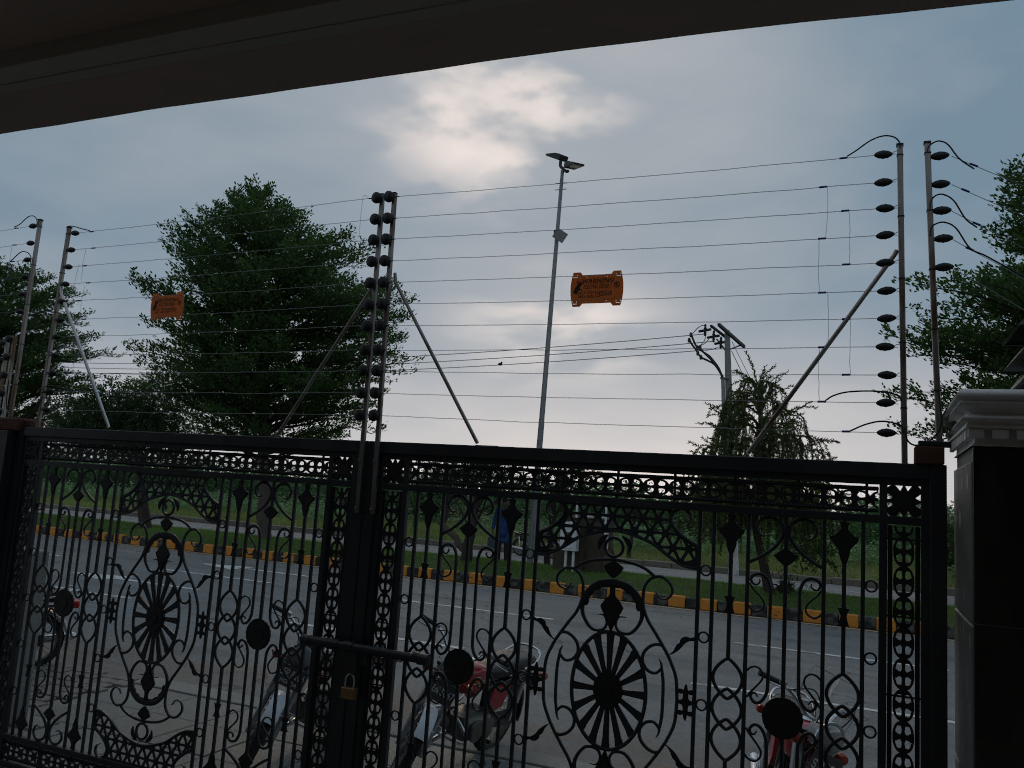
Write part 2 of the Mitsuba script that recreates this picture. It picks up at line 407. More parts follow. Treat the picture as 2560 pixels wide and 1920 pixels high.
setting('median', sheet(-90, 40, KERB_Y + 0.14, MED_Y1 - 0.12, 0.205, 260, 12, med_h), 'm_turf_soil', True, 'grass median between the two carriageways')
kb = thing('median_kerb', 'row of kerb blocks painted alternately orange and black along the median', 'kerb')
per = 0.667
P0 = -7.17
blk = {}
for kind in ('m_kerb_orange', 'm_kerb_black'):
    blk[kind] = [mikit.ply(box(0, L, 0, 0.17, 0, 0.235 + dz, 0.018), kind, smooth=False) for L, dz in ((0.345, 0.004), (0.338, -0.006), (0.348, 0.0))]
blk['m_kerb_black'] = [mikit.ply(box(0, L, 0, 0.17, 0, 0.232 + dz, 0.022), 'm_kerb_black', smooth=False) for L, dz in ((0.306, 0.0), (0.300, -0.012), (0.31, 0.003))]
for k in range(-46, 17):
    for j, m in enumerate(('m_kerb_orange', 'm_kerb_black')):
        x = P0 + per * k + (0.355 if j else 0)
        M = np.eye(4); M[:3, :3] = rot('z', rng.normal(0, 0.6)); M[:3, 3] = (x + rng.normal(0, 0.004), KERB_Y + rng.normal(0, 0.007), rng.normal(0, 0.004))
        part(kb, 'kerb_block', blk[m][rng.integers(3)], xf=M)
part(kb, 'far_run', cat(box(-90, P0 - 46 * per - 0.03, KERB_Y, KERB_Y + 0.17, 0, 0.23, 0.02), box(P0 + 17 * per + 0.02, 40, KERB_Y, KERB_Y + 0.17, 0, 0.23, 0.02)), 'm_kerb_black', False, kind='stuff')
solo('kerb', 'plain concrete kerb along the back of the grass median', 'kerb', cat(*[box(x, x + 0.97, MED_Y1 - 0.14, MED_Y1, 0, 0.2 + rng.normal(0, 0.006), 0.015) for x in np.arange(-60, 20, 1.0)]), 'm_far_kerb', False)
solo('kerb', 'dusty concrete kerb at the foot of the green field', 'kerb', cat(*[box(x, x + 0.98, FAR_Y1, FAR_Y1 + 0.3, 0, 0.19 + rng.normal(0, 0.01), 0.015) for x in np.arange(-80, 30, 1.0)]), 'm_far_kerb', False)

# the apron in front of the gate: square tiles, a concrete edging, pavers to the left
pv = numbered('pavement'); labels[pv] = {'kind': 'structure', 'label': 'grey tiled apron between the gate and the road'}
part(pv, 'bed', sheet(-6.72, 14, 3.6, 6.46, 0.012), 'm_grout', False)
tp = [mikit.ply(box(0, 0.620, 0, 0.618, 0, h, 0.004), 'm_tile', smooth=False) for h in (0.018, 0.020, 0.016)]
for i in range(-1, 13):
    for j in range(-2, 2):
        M = np.eye(4); M[:3, 3] = (-5.83 + 0.632 * i + 0.006, 5.165 + 0.63 * j + 0.006, 0.006)
        part(pv, 'tile', tp[rng.integers(3)], xf=M)
for i in range(12):
    part(pv, 'edging', box(-6.72 + 1.6 * i, -6.72 + 1.6 * i + 1.59, 6.46, 6.74, 0.0, 0.03, 0.006), 'm_concrete', False)
pb = numbered('pavement'); labels[pb] = {'kind': 'structure', 'label': 'worn block paving left of the tiled apron'}
part(pb, 'bed', sheet(-16, -6.73, 3.4, 6.62, 0.008), 'm_joint_dirt', False)
bp = [mikit.ply(box(0, 0.205, 0, 0.146, 0, h, 0.008), 'm_paver', smooth=False) for h in (0.026, 0.022, 0.03)]
for j in range(13):
    for i in range(22):
        M = np.eye(4); M[:3, :3] = rot('z', rng.normal(0, 1.2)); M[:3, 3] = (-6.96 - 0.222 * i + (0.111 if j % 2 else 0) + rng.normal(0, 0.004), 4.55 + 0.158 * j + rng.normal(0, 0.003), 0.004)
        part(pb, 'block', bp[rng.integers(3)], xf=M)
setting('driveway', sheet(-16, 14, -6, 4.42, 0.004), 'm_tile', False, 'tiled driveway inside the gate')
solo('drain_cover', 'dark steel plate over the drain slot beside the left edge of the tiles', 'drain cover', cat(box(-7.4, -6.05, 4.86, 5.12, 0.015, 0.045, 0.006)), 'm_concrete', False)

# the porch over the camera: edge beam, flat ceiling, house wall behind
sk = 0.018
por = thing('porch', 'brown plastered porch roof with a stepped edge beam', 'porch')


EX = np.array([-9, -3.66, -2.62, -1.79, -1.13, -0.69, -0.35, 0.14, 1.5, 7.0])
EO = np.array([2.345, 2.368, 2.362, 2.393, 2.416, 2.440, 2.460, 2.500, 2.60, 2.95])


def skew(m):
    """The edge is not true: it drifts away from the house to the right and its arris is a little wavy."""
    v = np.array(m.vertices)
    inner = 0.015 * (v[:, 0] + 2.0)
    outer = np.interp(v[:, 0], EX, EO) - 2.40 + 0.0015 * np.sin(v[:, 0] * 7.3) + 0.001 * np.sin(v[:, 0] * 17.0 + 1)
    v[:, 1] += np.where(v[:, 1] > 2.3, outer, inner)
    v[:, 2] += 0.004 * np.sin(v[:, 0] * 1.7 + v[:, 1] * 9) * (v[:, 2] < 3.75)
    return trimesh.Trimesh(v, m.faces, process=False)


def slab(prof, x0=-9.0, x1=7.0, n=160):
    pts = np.asarray(prof, float)
    xs = np.linspace(x0, x1, n)
    v = np.concatenate([np.column_stack([np.full(len(pts), x), pts]) for x in xs])
    m = len(pts)
    i, j = np.meshgrid(np.arange(n - 1), np.arange(m), indexing='ij')
    f = np.stack([i * m + j, i * m + (j + 1) % m, (i + 1) * m + (j + 1) % m, (i + 1) * m + j], -1).reshape(-1, 4)
    return skew(cat((v, f)))


part(por, 'edge_beam', slab([(2.105, 3.600), (2.40, 3.600), (2.41, 3.61), (2.41, 4.2), (2.105, 4.2)]), 'm_porch', False)
part(por, 'moulding', slab([(2.06, 3.607), (2.10, 3.597), (2.103, 3.66), (2.06, 3.69)]), 'm_porch_light', False)
part(por, 'soffit_strip', slab([(1.98, 3.628), (2.058, 3.61), (2.058, 3.72), (1.98, 3.72)]), 'm_porch_light', False)
part(por, 'ceiling', slab([(-4.2, 3.695), (1.978, 3.695), (1.978, 3.9), (-4.2, 3.9)]), 'm_porch', False)
hs = thing('house', 'plain house front behind the porch', 'house')
part(hs, 'wall', box(-9.5, 7.5, -4.5, -4.2, 0, 4.3), 'm_house_wall', False)
part(hs, 'side_wall', box(-9.5, -9.2, -4.2, 1.2, 0, 4.3), 'm_house_wall', False)
part(hs, 'side_wall', box(7.2, 7.5, -4.2, 1.2, 0, 4.3), 'm_house_wall', False)
part(hs, 'plinth', box(-9.2, 7.2, -4.2, 1.2, 0.0, 0.45, 0.01), 'm_house_wall', False)

# ------------------------------------------------------------------ the gate: two leaves of the same wrought and cast iron design
GY = 4.05
S = lambda pts: np.asarray(pts, float) * K            # gate units to metres
mir = lambda pts, a, b: np.asarray(pts, float) * [a, b]


def fb2(pts, w, t=0.013, closed=False, n=5):
    return flatbar(S(pts), np.asarray(w, float) * K * 1.16, t, closed, n)


def poly2(pts, r=0.0, n=0):
    p = S(smooth_path(pts, n, True) if n else pts)
    g = sg.Polygon(p).buffer(0)
    return g.buffer(r).buffer(-2 * r).buffer(r) if r else g


def ellipse(cx, cy, a, b, n=32, p=1.0):
    t = np.arange(n) * 2 * np.pi / n
    c, s = np.cos(t), np.sin(t)
    return np.stack([cx + a * np.sign(c) * np.abs(c) ** p, cy + b * np.sign(s) * np.abs(s) ** p], 1)


def sym(half):
    """An outline symmetric about u = 0 from its right half, top to bottom."""
    h = np.asarray(half, float)
    return np.vstack([h, h[::-1] * [-1, 1]])


gate_parts = []                                        # (name, ply dict, matrix in the leaf)


def G(name, mesh, mat_='m_iron', at=((0, 0),), smooth=35):
    d = mikit.ply(mesh, mat_, smooth=smooth)
    for a in at:
        M = np.eye(4)
        M[0, 3], M[2, 3] = a[0] * K, a[1] * K
        gate_parts.append((name, d, M))


def G4(name, fn, lr=True, tb=True, mat_='m_iron', smooth=35):
    for a in ((1, -1) if lr else (1,)):
        for b in ((1, -1) if tb else (1,)):
            G(name, fn(a, b), mat_, smooth=smooth)


HW, HH = 0.899, 0.667                                   # half width and height of the open panel
B = lambda u0, u1, w0, w1, t, y=0.0, c=0.002: box(u0 * K, u1 * K, y - t / 2, y + t / 2, w0 * K, w1 * K, c)
# frame
for b in (1, -1):
    G('outer_rail', B(-1.0475, 1.0475, *sorted((b * 0.8185, b * 0.868)), 0.062, c=0.003))
    G('inner_rail', B(-1.0475, 1.0475, *sorted((b * 0.795, b * 0.8183)), 0.034))
    G('middle_rail', B(-1.0230, 1.0230, *sorted((b * 0.6675, b * 0.6945)), 0.034))
for a in (1, -1):
    G('outer_stile', B(*sorted((a * 1.0478, a * 1.0975)), -0.868, 0.868, 0.062, c=0.003))
    G('inner_stile', B(*sorted((a * 1.0230, a * 1.0474)), -0.7948, 0.7948, 0.034))
    G('panel_stile', B(*sorted((a * 0.899, a * 0.9235)), -0.7948, 0.7948, 0.034))
# plain bars and what they carry
bar = lambda w0, w1: box(-0.0066 * K, 0.0066 * K, -0.0080, 0.0080, w0 * K, w1 * K, 0.002)
G('bar', bar(-HH, HH), at=[(s * u, 0) for u in (0.312, 0.362, 0.481, 0.730, 0.851, 0.607) for s in (1, -1)])
OV = (0.423, 0.793)
G('short_bar', bar(0.168, HH), at=[(s * u, 0) for u in OV for s in (1, -1)])
G('short_bar', bar(-HH, -0.168), at=[(s * u, 0) for u in OV for s in (1, -1)])
tt = np.linspace(0, 1, 15)
onion = np.column_stack([0.0495 * np.sin(np.pi * tt) ** 0.78, 0.067 - 0.134 * tt])
onion = np.vstack([onion, (onion[1:-1] * [-1, 1])[::-1]])
G('oval', fb2(onion, 0.0098, 0.012, True, 2), at=[(s * u, w) for u in OV for s in (1, -1) for w in (0.101, 0, -0.101)])
ring = fb2(ellipse(0, 0, 0.0175, 0.0178, 20), 0.0056, 0.012, True, 1)
G('ring', ring, at=[(s * u, w) for u in (0.337, 0.876) for s in (1, -1) for w in (0.46, 0.229, 0, -0.229, -0.46)])
leaf_drop = sym([(0.016, 0.663), (0.010, 0.643), (0.020, 0.628), (0.033, 0.617), (0.046, 0.612), (0.041, 0.598), (0.030, 0.588), (0.018, 0.571), (0.0165, 0.556), (0.013, 0.543), (0.0085, 0.53), (0.003, 0.516)])
G4('leaf_drop', lambda a, b: moved(plate(poly2(mir(leaf_drop, 1, b), 0.001), 0.007, -0.004, 0.004, 0.006), t=(a * OV[0] * K, 0, 0)), mat_='m_cast_iron')
G4('leaf_drop', lambda a, b: moved(plate(poly2(mir(leaf_drop, 1, b), 0.001), 0.007, -0.004, 0.004, 0.006), t=(a * OV[1] * K, 0, 0)), mat_='m_cast_iron')
bow = sym([(0.018, 0.379), (0.0125, 0.366), (0.0095, 0.355), (0.0105, 0.345), (0.015, 0.331), (0.0185, 0.319), (0.010, 0.3235), (0.0055, 0.318)])
bow = np.vstack([bow, [(-0.0055, 0.381), (0.0055, 0.381)]])
for u in OV:
    G4('bow', lambda a, b: moved(plate(poly2(mir(bow, 1, b)), 0.008, -0.004, 0.003, 0.004), t=(a * u * K, 0, 0)), mat_='m_cast_iron')
heart = [(0.727, 0.503), (0.682, 0.530), (0.645, 0.560), (0.624, 0.590), (0.617, 0.615), (0.626, 0.645), (0.655, 0.661), (0.686, 0.656), (0.704, 0.633), (0.700, 0.609), (0.683, 0.597), (0.664, 0.604)]
hw = [0.010, 0.010, 0.011, 0.011, 0.011, 0.011, 0.010, 0.010, 0.009, 0.008, 0.006, 0.003]
G4('heart_scroll', lambda a, b: fb2(mir(heart, a, b), hw))
G4('heart_scroll', lambda a, b: fb2(mir(np.array(heart) * [-1, 1] + [1.213, 0], a, b), hw))
dia = [(0, 0.035), (0.012, 0.022), (0.038, 0.003), (0.040, -0.001), (0.022, -0.020), (0.006, -0.032), (0, -0.036), (-0.006, -0.032), (-0.022, -0.020), (-0.040, -0.001), (-0.038, 0.003), (-0.012, 0.022)]
G4('diamond', lambda a, b: moved(plate(poly2(mir(dia, 1, b)), 0.007, -0.004, 0.004, 0.006), t=(a * 0.607 * K, 0, b * 0.533 * K)), mat_='m_cast_iron')
cane = [(0.688, 0.056), (0.697, 0.067), (0.708, 0.064), (0.711, 0.051), (0.697, 0.036), (0.677, 0.042), (0.661, 0.068), (0.656, 0.105), (0.655, 0.25), (0.654, 0.395), (0.657, 0.431), (0.671, 0.458), (0.691, 0.466), (0.711, 0.460), (0.720, 0.445), (0.712, 0.431), (0.699, 0.430), (0.690, 0.440), (0.692, 0.449)]
cw = [0.004, 0.006, 0.007, 0.008, 0.009, 0.009, 0.0098, 0.0098, 0.0098, 0.0098, 0.0098, 0.0098, 0.0098, 0.009, 0.008, 0.007, 0.006, 0.005, 0.003]
G4('cane_bar', lambda a, b: fb2(mir(cane, a, b), cw))
G4('cane_bar', lambda a, b: fb2(mir(np.array(cane) * [-1, 1] + [1.213, 0], a, b), cw))
s1 = [(0.725, 0.432), (0.711, 0.412), (0.694, 0.396), (0.680, 0.380), (0.674, 0.362), (0.681, 0.346), (0.700, 0.337), (0.717, 0.344), (0.726, 0.357)]
s2 = [(0.726, 0.137), (0.714, 0.149), (0.696, 0.154), (0.680, 0.145), (0.673, 0.127), (0.677, 0.111), (0.695, 0.088), (0.712, 0.068), (0.724, 0.050)]
for s in (s1, s2):
    G4('hook_scroll', lambda a, b: fb2(mir(s, a, b), 0.0058, 0.010))
    G4('hook_scroll', lambda a, b: fb2(mir(np.array(s) * [-1, 1] + [1.213, 0], a, b), 0.0058, 0.010))
disc = poly2(ellipse(0, 0, 0.066, 0.067, 40) * (1 + 0.012 * np.cos(np.arange(40) * np.pi)[:, None]))
G('disc', cat(plate(disc, 0.010, -0.006, 0.003, 0.006), plate(poly2(ellipse(0, 0, 0.03, 0.03, 24)), 0.022, -0.006)), 'm_cast_iron', at=[(0.607, 0), (-0.607, 0)])
# the middle: lattice crests, oval medallion with its wheel
low = [(-0.306, 0.462), (-0.261, 0.467), (-0.213, 0.489), (-0.147, 0.533), (-0.098, 0.552), (-0.048, 0.566), (0, 0.572), (0.048, 0.566), (0.098, 0.552), (0.147, 0.533), (0.213, 0.489), (0.261, 0.467), (0.306, 0.462)]
scr = [(0.304, 0.541), (0.257, 0.567), (0.218, 0.602), (0.205, 0.632), (0.219, 0.660), (0.250, 0.671), (0.276, 0.650), (0.274, 0.623), (0.252, 0.609)]
side = [(0.306, 0.540), (0.257, 0.567), (0.218, 0.602), (0.205, 0.632), (0.212, 0.667)]
region = poly2(np.vstack([smooth_path(low, 6), smooth_path(side, 6), (smooth_path(side, 6) * [-1, 1])[::-1]]))
bars_, nodes_ = [], []
for r in range(-1, 7):
    for c in range(-8, 9):
        P = np.array([0.0155 + 0.0575 * c + (0.02875 if r % 2 else 0), 0.676 - 0.0490 * r])
        nodes_.append(sg.Polygon(S(ellipse(P[0], P[1], 0.0158, 0.0158, 12) + 0.0015 * np.cos(np.arange(12) * np.pi)[:, None] * (ellipse(0, 0, 1, 1, 12)))))
        for Q in ((0.0575, 0), (0.02875, -0.049), (-0.02875, -0.049)):
            bars_.append(sg.LineString(S([P, P + Q])).buffer(0.0056 * K, cap_style='flat'))
lat = unary_union(bars_ + nodes_).buffer(0.0035 * K).buffer(-0.0035 * K).intersection(region)
edge = region.difference(region.buffer(-0.0085 * K))
corner = [poly2([(s * 0.306, 0.462), (s * 0.235, 0.476), (s * 0.306, 0.498)]) for s in (1, -1)]
crest = unary_union([lat, edge] + corner).simplify(0.0004)
bosses = unary_union([n.buffer(-0.005) for n in nodes_]).intersection(region.buffer(-0.012))
for b in (1, -1):
    f = np.array([1, b])
    cp = sa.scale(crest, 1, b, origin=(0, 0))
    G('lattice_crest', cat(plate(cp, 0.007), plate(sa.scale(bosses, 1, b, origin=(0, 0)), 0.013)), 'm_iron')
    G('crest_rim', fb2(mir(low, 1, b), 0.008, 0.016))
G4('crest_scroll', lambda a, b: fb2(mir(scr, a, b), [0.013, 0.012, 0.011, 0.011, 0.010, 0.010, 0.009, 0.006, 0.003], 0.016))
G4('crest_ring', lambda a, b: fb2(mir(ellipse(-0.003, 0.512, 0.0345, 0.0345, 32), 1, b), 0.0095, 0.014, True, 1), lr=False)
tip = [(0.026, 0.557), (0.048, 0.550), (0.060, 0.540), (0.066, 0.522), (0.058, 0.497), (0.051, 0.516), (0.040, 0.533)]
G4('leaf_tip', lambda a, b: plate(poly2(mir(tip, a, b), n=3), 0.007, -0.003, 0.003, 0.004), mat_='m_cast_iron')
arc = [(-0.160, 0.417), (-0.120, 0.444), (-0.070, 0.460), (0, 0.467), (0.070, 0.460), (0.120, 0.444), (0.160, 0.417)]
G4('arc', lambda a, b: fb2(mir(arc, 1, b), 0.0098), lr=False)
egg = [(0.252, 0.0), (0.246, 0.075), (0.226, 0.127), (0.203, 0.168), (0.168, 0.219), (0.137, 0.262), (0.119, 0.305), (0.115, 0.345), (0.120, 0.384), (0.144, 0.414), (0.180, 0.422), (0.211, 0.402), (0.221, 0.374), (0.206, 0.349), (0.178, 0.346), (0.160, 0.369)]
ew = [0.0098] * 9 + [0.0098, 0.0095, 0.009, 0.0085, 0.007, 0.005, 0.003]
G4('oval_scroll', lambda a, b: fb2(mir(egg, a, b), ew))
hs2 = [(0, 0.385), (0.054, 0.375), (0.097, 0.338), (0.114, 0.286), (0.104, 0.244), (0.072, 0.209), (0.033, 0.210), (0.017, 0.234), (0.028, 0.262), (0.056, 0.264)]
G4('horseshoe_scroll', lambda a, b: fb2(mir(hs2, a, b), [0.022, 0.021, 0.018, 0.013, 0.0105, 0.0098, 0.009, 0.008, 0.006, 0.003], 0.015))
teeth = sg.Polygon(S(np.vstack([ellipse(0, 0, 1, 1, 40)[:21] * [0.112, 0.098] + [0, 0.294], (ellipse(0, 0, 1, 1, 40)[:21] * [0.094, 0.078] * (1 + 0.035 * np.cos(np.arange(21) * np.pi * 0.8))[:, None] + [0, 0.290])[::-1]]))).buffer(0)
G4('leaf_collar', lambda a, b: plate(sa.scale(teeth, 1, b, origin=(0, 0)), 0.009, 0.0), lr=False, mat_='m_cast_iron')
rose = sym([(0.010, 0.372), (0.010, 0.345), (0.013, 0.334), (0.026, 0.322), (0.044, 0.296), (0.038, 0.282), (0.026, 0.262), (0.016, 0.251), (0.014, 0.236), (0.006, 0.218), (0.002, 0.208)])
G4('leaf_drop', lambda a, b: plate(poly2(mir(rose, 1, b), 0.001), 0.008, -0.003, 0.004, 0.006), lr=False, mat_='m_cast_iron')
bud = sym([(0.008, 0.460), (0.030, 0.447), (0.038, 0.440), (0.030, 0.425), (0.018, 0.411), (0.004, 0.400)])
G4('bud', lambda a, b: plate(poly2(mir(bud, 1, b), 0.001), 0.008, -0.003, 0.004, 0.006), lr=False, mat_='m_cast_iron')
G('wheel_rim', fb2(ellipse(0, 0, 0.1395, 0.206, 56), 0.0115, 0.014, True, 1))
for k in range(16):
    t = math.pi / 2 + k * math.pi / 8
    d = np.array([math.cos(t) * 0.1395, math.sin(t) * 0.206]); L = np.linalg.norm(d); d /= L
    n_ = np.array([-d[1], d[0]])
    flare = 0.0165 if abs(d[1]) > 0.3 else 0.015
    g = poly2([d * 0.03 + n_ * 0.0072, d * (L - 0.03) + n_ * 0.0125, d * (L - 0.004) + n_ * flare, d * (L - 0.004) - n_ * flare, d * (L - 0.03) - n_ * 0.0125, d * 0.03 - n_ * 0.0072])
    G('spoke', plate(g, 0.008, 0, 0.002, 0.005))
G('hub', cat(plate(poly2(ellipse(0, 0, 0.055, 0.0655, 32)), 0.016, -0.004, 0.004, 0.008), plate(poly2(ellipse(0, 0, 0.02, 0.022, 20)), 0.034, -0.004)), 'm_cast_iron')
cs = [(0.183, 0.134), (0.191, 0.120), (0.194, 0.100), (0.200, 0.060), (0.2015, 0.0), (0.200, -0.060), (0.194, -0.100), (0.191, -0.120), (0.183, -0.134)]
G4('inner_bar', lambda a, b: fb2(mir(cs, a, b), [0.003, 0.006, 0.0085, 0.0098, 0.0098, 0.0098, 0.0085, 0.006, 0.003]), tb=False)
ci = [(0.197, 0.181), (0.172, 0.184), (0.146, 0.172), (0.126, 0.148), (0.123, 0.117), (0.143, 0.090), (0.172, 0.084), (0.194, 0.104)]
G4('inner_scroll', lambda a, b: fb2(mir(ci, a, b), [0.0098] * 6 + [0.009, 0.008]))
lf = [(0.214, 0.150), (0.232, 0.168), (0.244, 0.192), (0.254, 0.200), (0.258, 0.214), (0.274, 0.224), (0.292, 0.221), (0.307, 0.226), (0.307, 0.213), (0.290, 0.210), (0.272, 0.198), (0.258, 0.180), (0.240, 0.164)]
G4('side_leaf', lambda a, b: plate(poly2(mir(lf, a, b), n=3), 0.007, -0.003, 0.003, 0.004), mat_='m_cast_iron')
fl = unary_union([poly2(ellipse(0, 0, 0.0095, 0.062, 24)), poly2(ellipse(0, 0, 0.029, 0.010, 24)), poly2(ellipse(0, 0.034, 0.012, 0.010, 16))] + [poly2(ellipse(s * 0.018, b * 0.036, 0.0115, 0.0085, 16)) for s in (1, -1) for b in (1, -1)] + [poly2(ellipse(0, -0.034, 0.012, 0.010, 16)), poly2(ellipse(0, 0, 0.014, 0.020, 16))])
G('fleuron', plate(fl, 0.008, -0.002, 0.003, 0.004), 'm_cast_iron', at=[(0.282, 0), (-0.282, 0)])


# cast borders: rings with a tulip bar and a pointed cross bar
def cell(v):
    """One unit of the border, 0.0968 long in u; v: height of the ring."""
    o = sg.Polygon(S(ellipse(0, 0, 0.0500, v / 2, 36, 0.86)))
    g = [o.difference(sg.Polygon(S(ellipse(0, 0, 0.0500 - 0.0080, v / 2 - 0.0078, 36, 0.80))))]
    h = v / 2
    g.append(poly2([(-0.0065, -h), (-0.014, -h + 0.010), (-0.0085, -h + 0.017), (-0.0062, 0), (-0.0085, h - 0.017), (-0.014, h - 0.010), (-0.0065, h), (0.0065, h), (0.014, h - 0.010), (0.0085, h - 0.017), (0.0062, 0), (0.0085, -h + 0.017), (0.014, -h + 0.010), (0.0065, -h)]))
    hb_ = [(-0.052, 0.012), (-0.040, 0.0080), (-0.026, 0.0050), (-0.016, 0.0045), (-0.006, 0.0085)]
    up_ = hb_ + [(-x, z) for x, z in hb_[::-1]]
    g.append(poly2(up_ + [(x, -z) for x, z in up_[::-1]]))
    g.append(poly2([(0.034, 0.018), (0.0484, 0.010), (0.0628, 0.018), (0.0628, -0.018), (0.0484, -0.010), (0.034, -0.018)]))
    return unary_union(g)


cu = cell(0.063)
band = unary_union([sa.translate(cu, 0.0968 * (k + 0.5) * K, 0) for k in range(-10, 10)]).intersection(sg.box(-0.896 * K, -1, 0.896 * K, 1))
strips = unary_union([sg.box(-0.896 * K, s * 0.0360 * K - 0.0066 * K, 0.896 * K, s * 0.0360 * K + 0.0066 * K) for s in (1, -1)])
rope = []
for s in (1, -1):
    for k in range(-88, 89):
        rope.append(moved(lathe([(0, -0.0062), (0.0112, -0.003), (0.0112, 0.003), (0, 0.0062)], 6, axis='x'), t=(k * 0.0135, 0, s * 0.0360 * K)))
bandm = cat(plate(unary_union([band, strips]).simplify(0.0004), 0.008), plate(cu.buffer(-0.003).simplify(0.0006).intersection(sg.box(-9, -9, 9, 9)), 0.001) if False else None, *rope)
pins = cat(*[box(u * K - 0.006, u * K + 0.006, -0.004, 0.004, -0.053 * K, 0.053 * K) for u in np.linspace(-0.86, 0.86, 9)])
bandm = cat(bandm, pins)
for b in (1, -1):
    G('border_panel', moved(bandm, t=(0, 0, b * 0.7445 * K)), 'm_cast_iron', smooth=False)
colp = unary_union([sa.translate(sa.rotate(cu, 90, origin=(0, 0)), 0, 0.0968 * k * K) for k in range(-7, 8)]).intersection(sg.box(-1, -0.662 * K, 1, 0.662 * K))
cst = unary_union([sg.box(s * 0.0405 * K - 0.0070 * K, -0.662 * K, s * 0.0405 * K + 0.0070 * K, 0.662 * K) for s in (1, -1)])
ropev = []
for s in (1, -1):
    for k in range(-65, 66):
        ropev.append(moved(lathe([(0, -0.0062), (0.0085, -0.003), (0.0085, 0.003), (0, 0.0062)], 6), t=(s * 0.0405 * K, 0, k * 0.0135)))
colm = cat(plate(unary_union([colp, cst]).simplify(0.0004), 0.008), *ropev, *[box(-0.0502 * K, 0.0502 * K, -0.004, 0.004, w * K - 0.004, w * K + 0.004) for w in np.linspace(-0.62, 0.62, 6)])
for a in (1, -1):
    G('border_panel', moved(colm, t=(a * 0.9733 * K, 0, 0)), 'm_cast_iron', smooth=False)
pet = unary_union([poly2(ellipse(0, 0, 0.036, 0.036, 24))] + [sa.rotate(poly2([(0.0, 0.013), (0.030, 0.015), (0.052, 0.019), (0.063, 0.013), (0.0655, 0.002), (0.062, -0.010), (0.052, -0.017), (0.030, -0.015), (0, -0.013)], n=3), 45 + 90 * k, origin=(0, 0)) for k in range(4)]
                   + [sa.rotate(poly2([(0.02, 0.017), (0.036, 0.010), (0.0505, 0.003), (0.0505, -0.003), (0.036, -0.010), (0.02, -0.017)]), 90 * k, origin=(0, 0)) for k in range(4)])
pet = pet.intersection(sg.box(-0.0502 * K, -0.0502 * K, 0.0502 * K, 0.0502 * K))
G('corner_flower', plate(pet, 0.010, -0.003, 0.004, 0.012), 'm_cast_iron', at=[(a * 0.9733, b * 0.7443) for a in (1, -1) for b in (1, -1)])

for xc, lab in ((-0.8645, 'black wrought iron gate leaf with wheel medallion, beside the granite pillar'),
                (-3.0665, 'black wrought iron gate leaf with wheel medallion, left of the padlock')):
    leaf = thing('gate_leaf', lab, 'gate', None)
    for name, d, M in gate_parts:
        X = np.eye(4); X[:3, 3] = (xc * K, GY, 0.915 * K)
        part(leaf, name, d, xf=X @ M)

# slide bolt across both leaves, its padlock, hinge blocks and gate posts
ZB = 1.243
bo = thing('slide_bolt', 'heavy tube slide bolt lying across the meeting stiles of the gate', 'bolt')
yb = GY - 0.085
part(bo, 'bar', cyl((-2.872, yb, ZB + 0.004), (-2.125, yb, ZB - 0.002), 0.0235, 18), 'm_iron', 40)
for x0, x1 in ((-2.90, -2.845), (-2.73, -2.655), (-2.62, -2.56), (-2.185, -2.155)):
    part(bo, 'sleeve', cyl((x0, yb, ZB + 0.003), (x1, yb, ZB + 0.003), 0.0285, 18), 'm_iron', 40)
part(bo, 'end_socket', cyl((-2.155, yb, ZB - 0.002), (-2.095, yb, ZB - 0.002), 0.030, 18), 'm_iron', 40)
part(bo, 'lug', cat(box(-2.60, -2.53, yb - 0.006, yb + 0.006, ZB - 0.135, ZB - 0.015, 0.002), box(-2.585, -2.50, yb + 0.008, yb + 0.05, ZB - 0.09, ZB - 0.02, 0.003)), 'm_iron', 30)
part(bo, 'bracket', box(-2.84, -2.74, yb, GY - 0.032, ZB - 0.02, ZB + 0.02), 'm_iron', 30)
part(bo, 'bracket', box(-2.22, -2.19, yb, GY - 0.01, ZB - 0.02, ZB + 0.02), 'm_iron', 30)
pl = thing('padlock', 'brass padlock hanging from the slide bolt of the gate', 'padlock')
part(pl, 'body', box(-2.607, -2.520, yb - 0.018, yb + 0.018, 0.975, 1.036, 0.004), 'm_brass', 30)
sh = smooth_path([(-2.590, 1.03), (-2.590, 1.075), (-2.578, 1.098), (-2.563, 1.106), (-2.548, 1.098), (-2.537, 1.075), (-2.537, 1.03)], 5)
part(pl, 'shackle', tube(np.column_stack([sh[:, 0], np.full(len(sh), yb), sh[:, 1]]), 0.0055, 10), 'm_bright_steel', 40)
gp = thing('gate_post', 'dark steel post carrying the gate leaf farther from the granite pillar', 'post')
part(gp, 'column', box(-5.80, -5.553, GY - 0.09, GY + 0.16, 0, 2.335, 0.004), 'm_iron', False)
part(gp, 'cap_block', cat(box(-5.80, -5.50, GY - 0.06, GY + 0.14, 2.336, 2.43, 0.01), box(-5.50, -5.44, GY - 0.02, GY + 0.03, 2.375, 2.42, 0.006)), 'm_rust', False, 'rusty brown hinge block on top of the post')
hb = thing('hinge_block', 'rusty hinge block with a flat arm reaching to the granite pillar', 'hinge')
part(hb, 'block', box(0.185, 0.300, GY - 0.05, GY + 0.05, 2.372, 2.448, 0.004), 'm_rust', False)
part(hb, 'arm', cat(box(0.20, 0.40, GY - 0.03, GY + 0.03, 2.450, 2.474, 0.003)), 'm_iron', False)

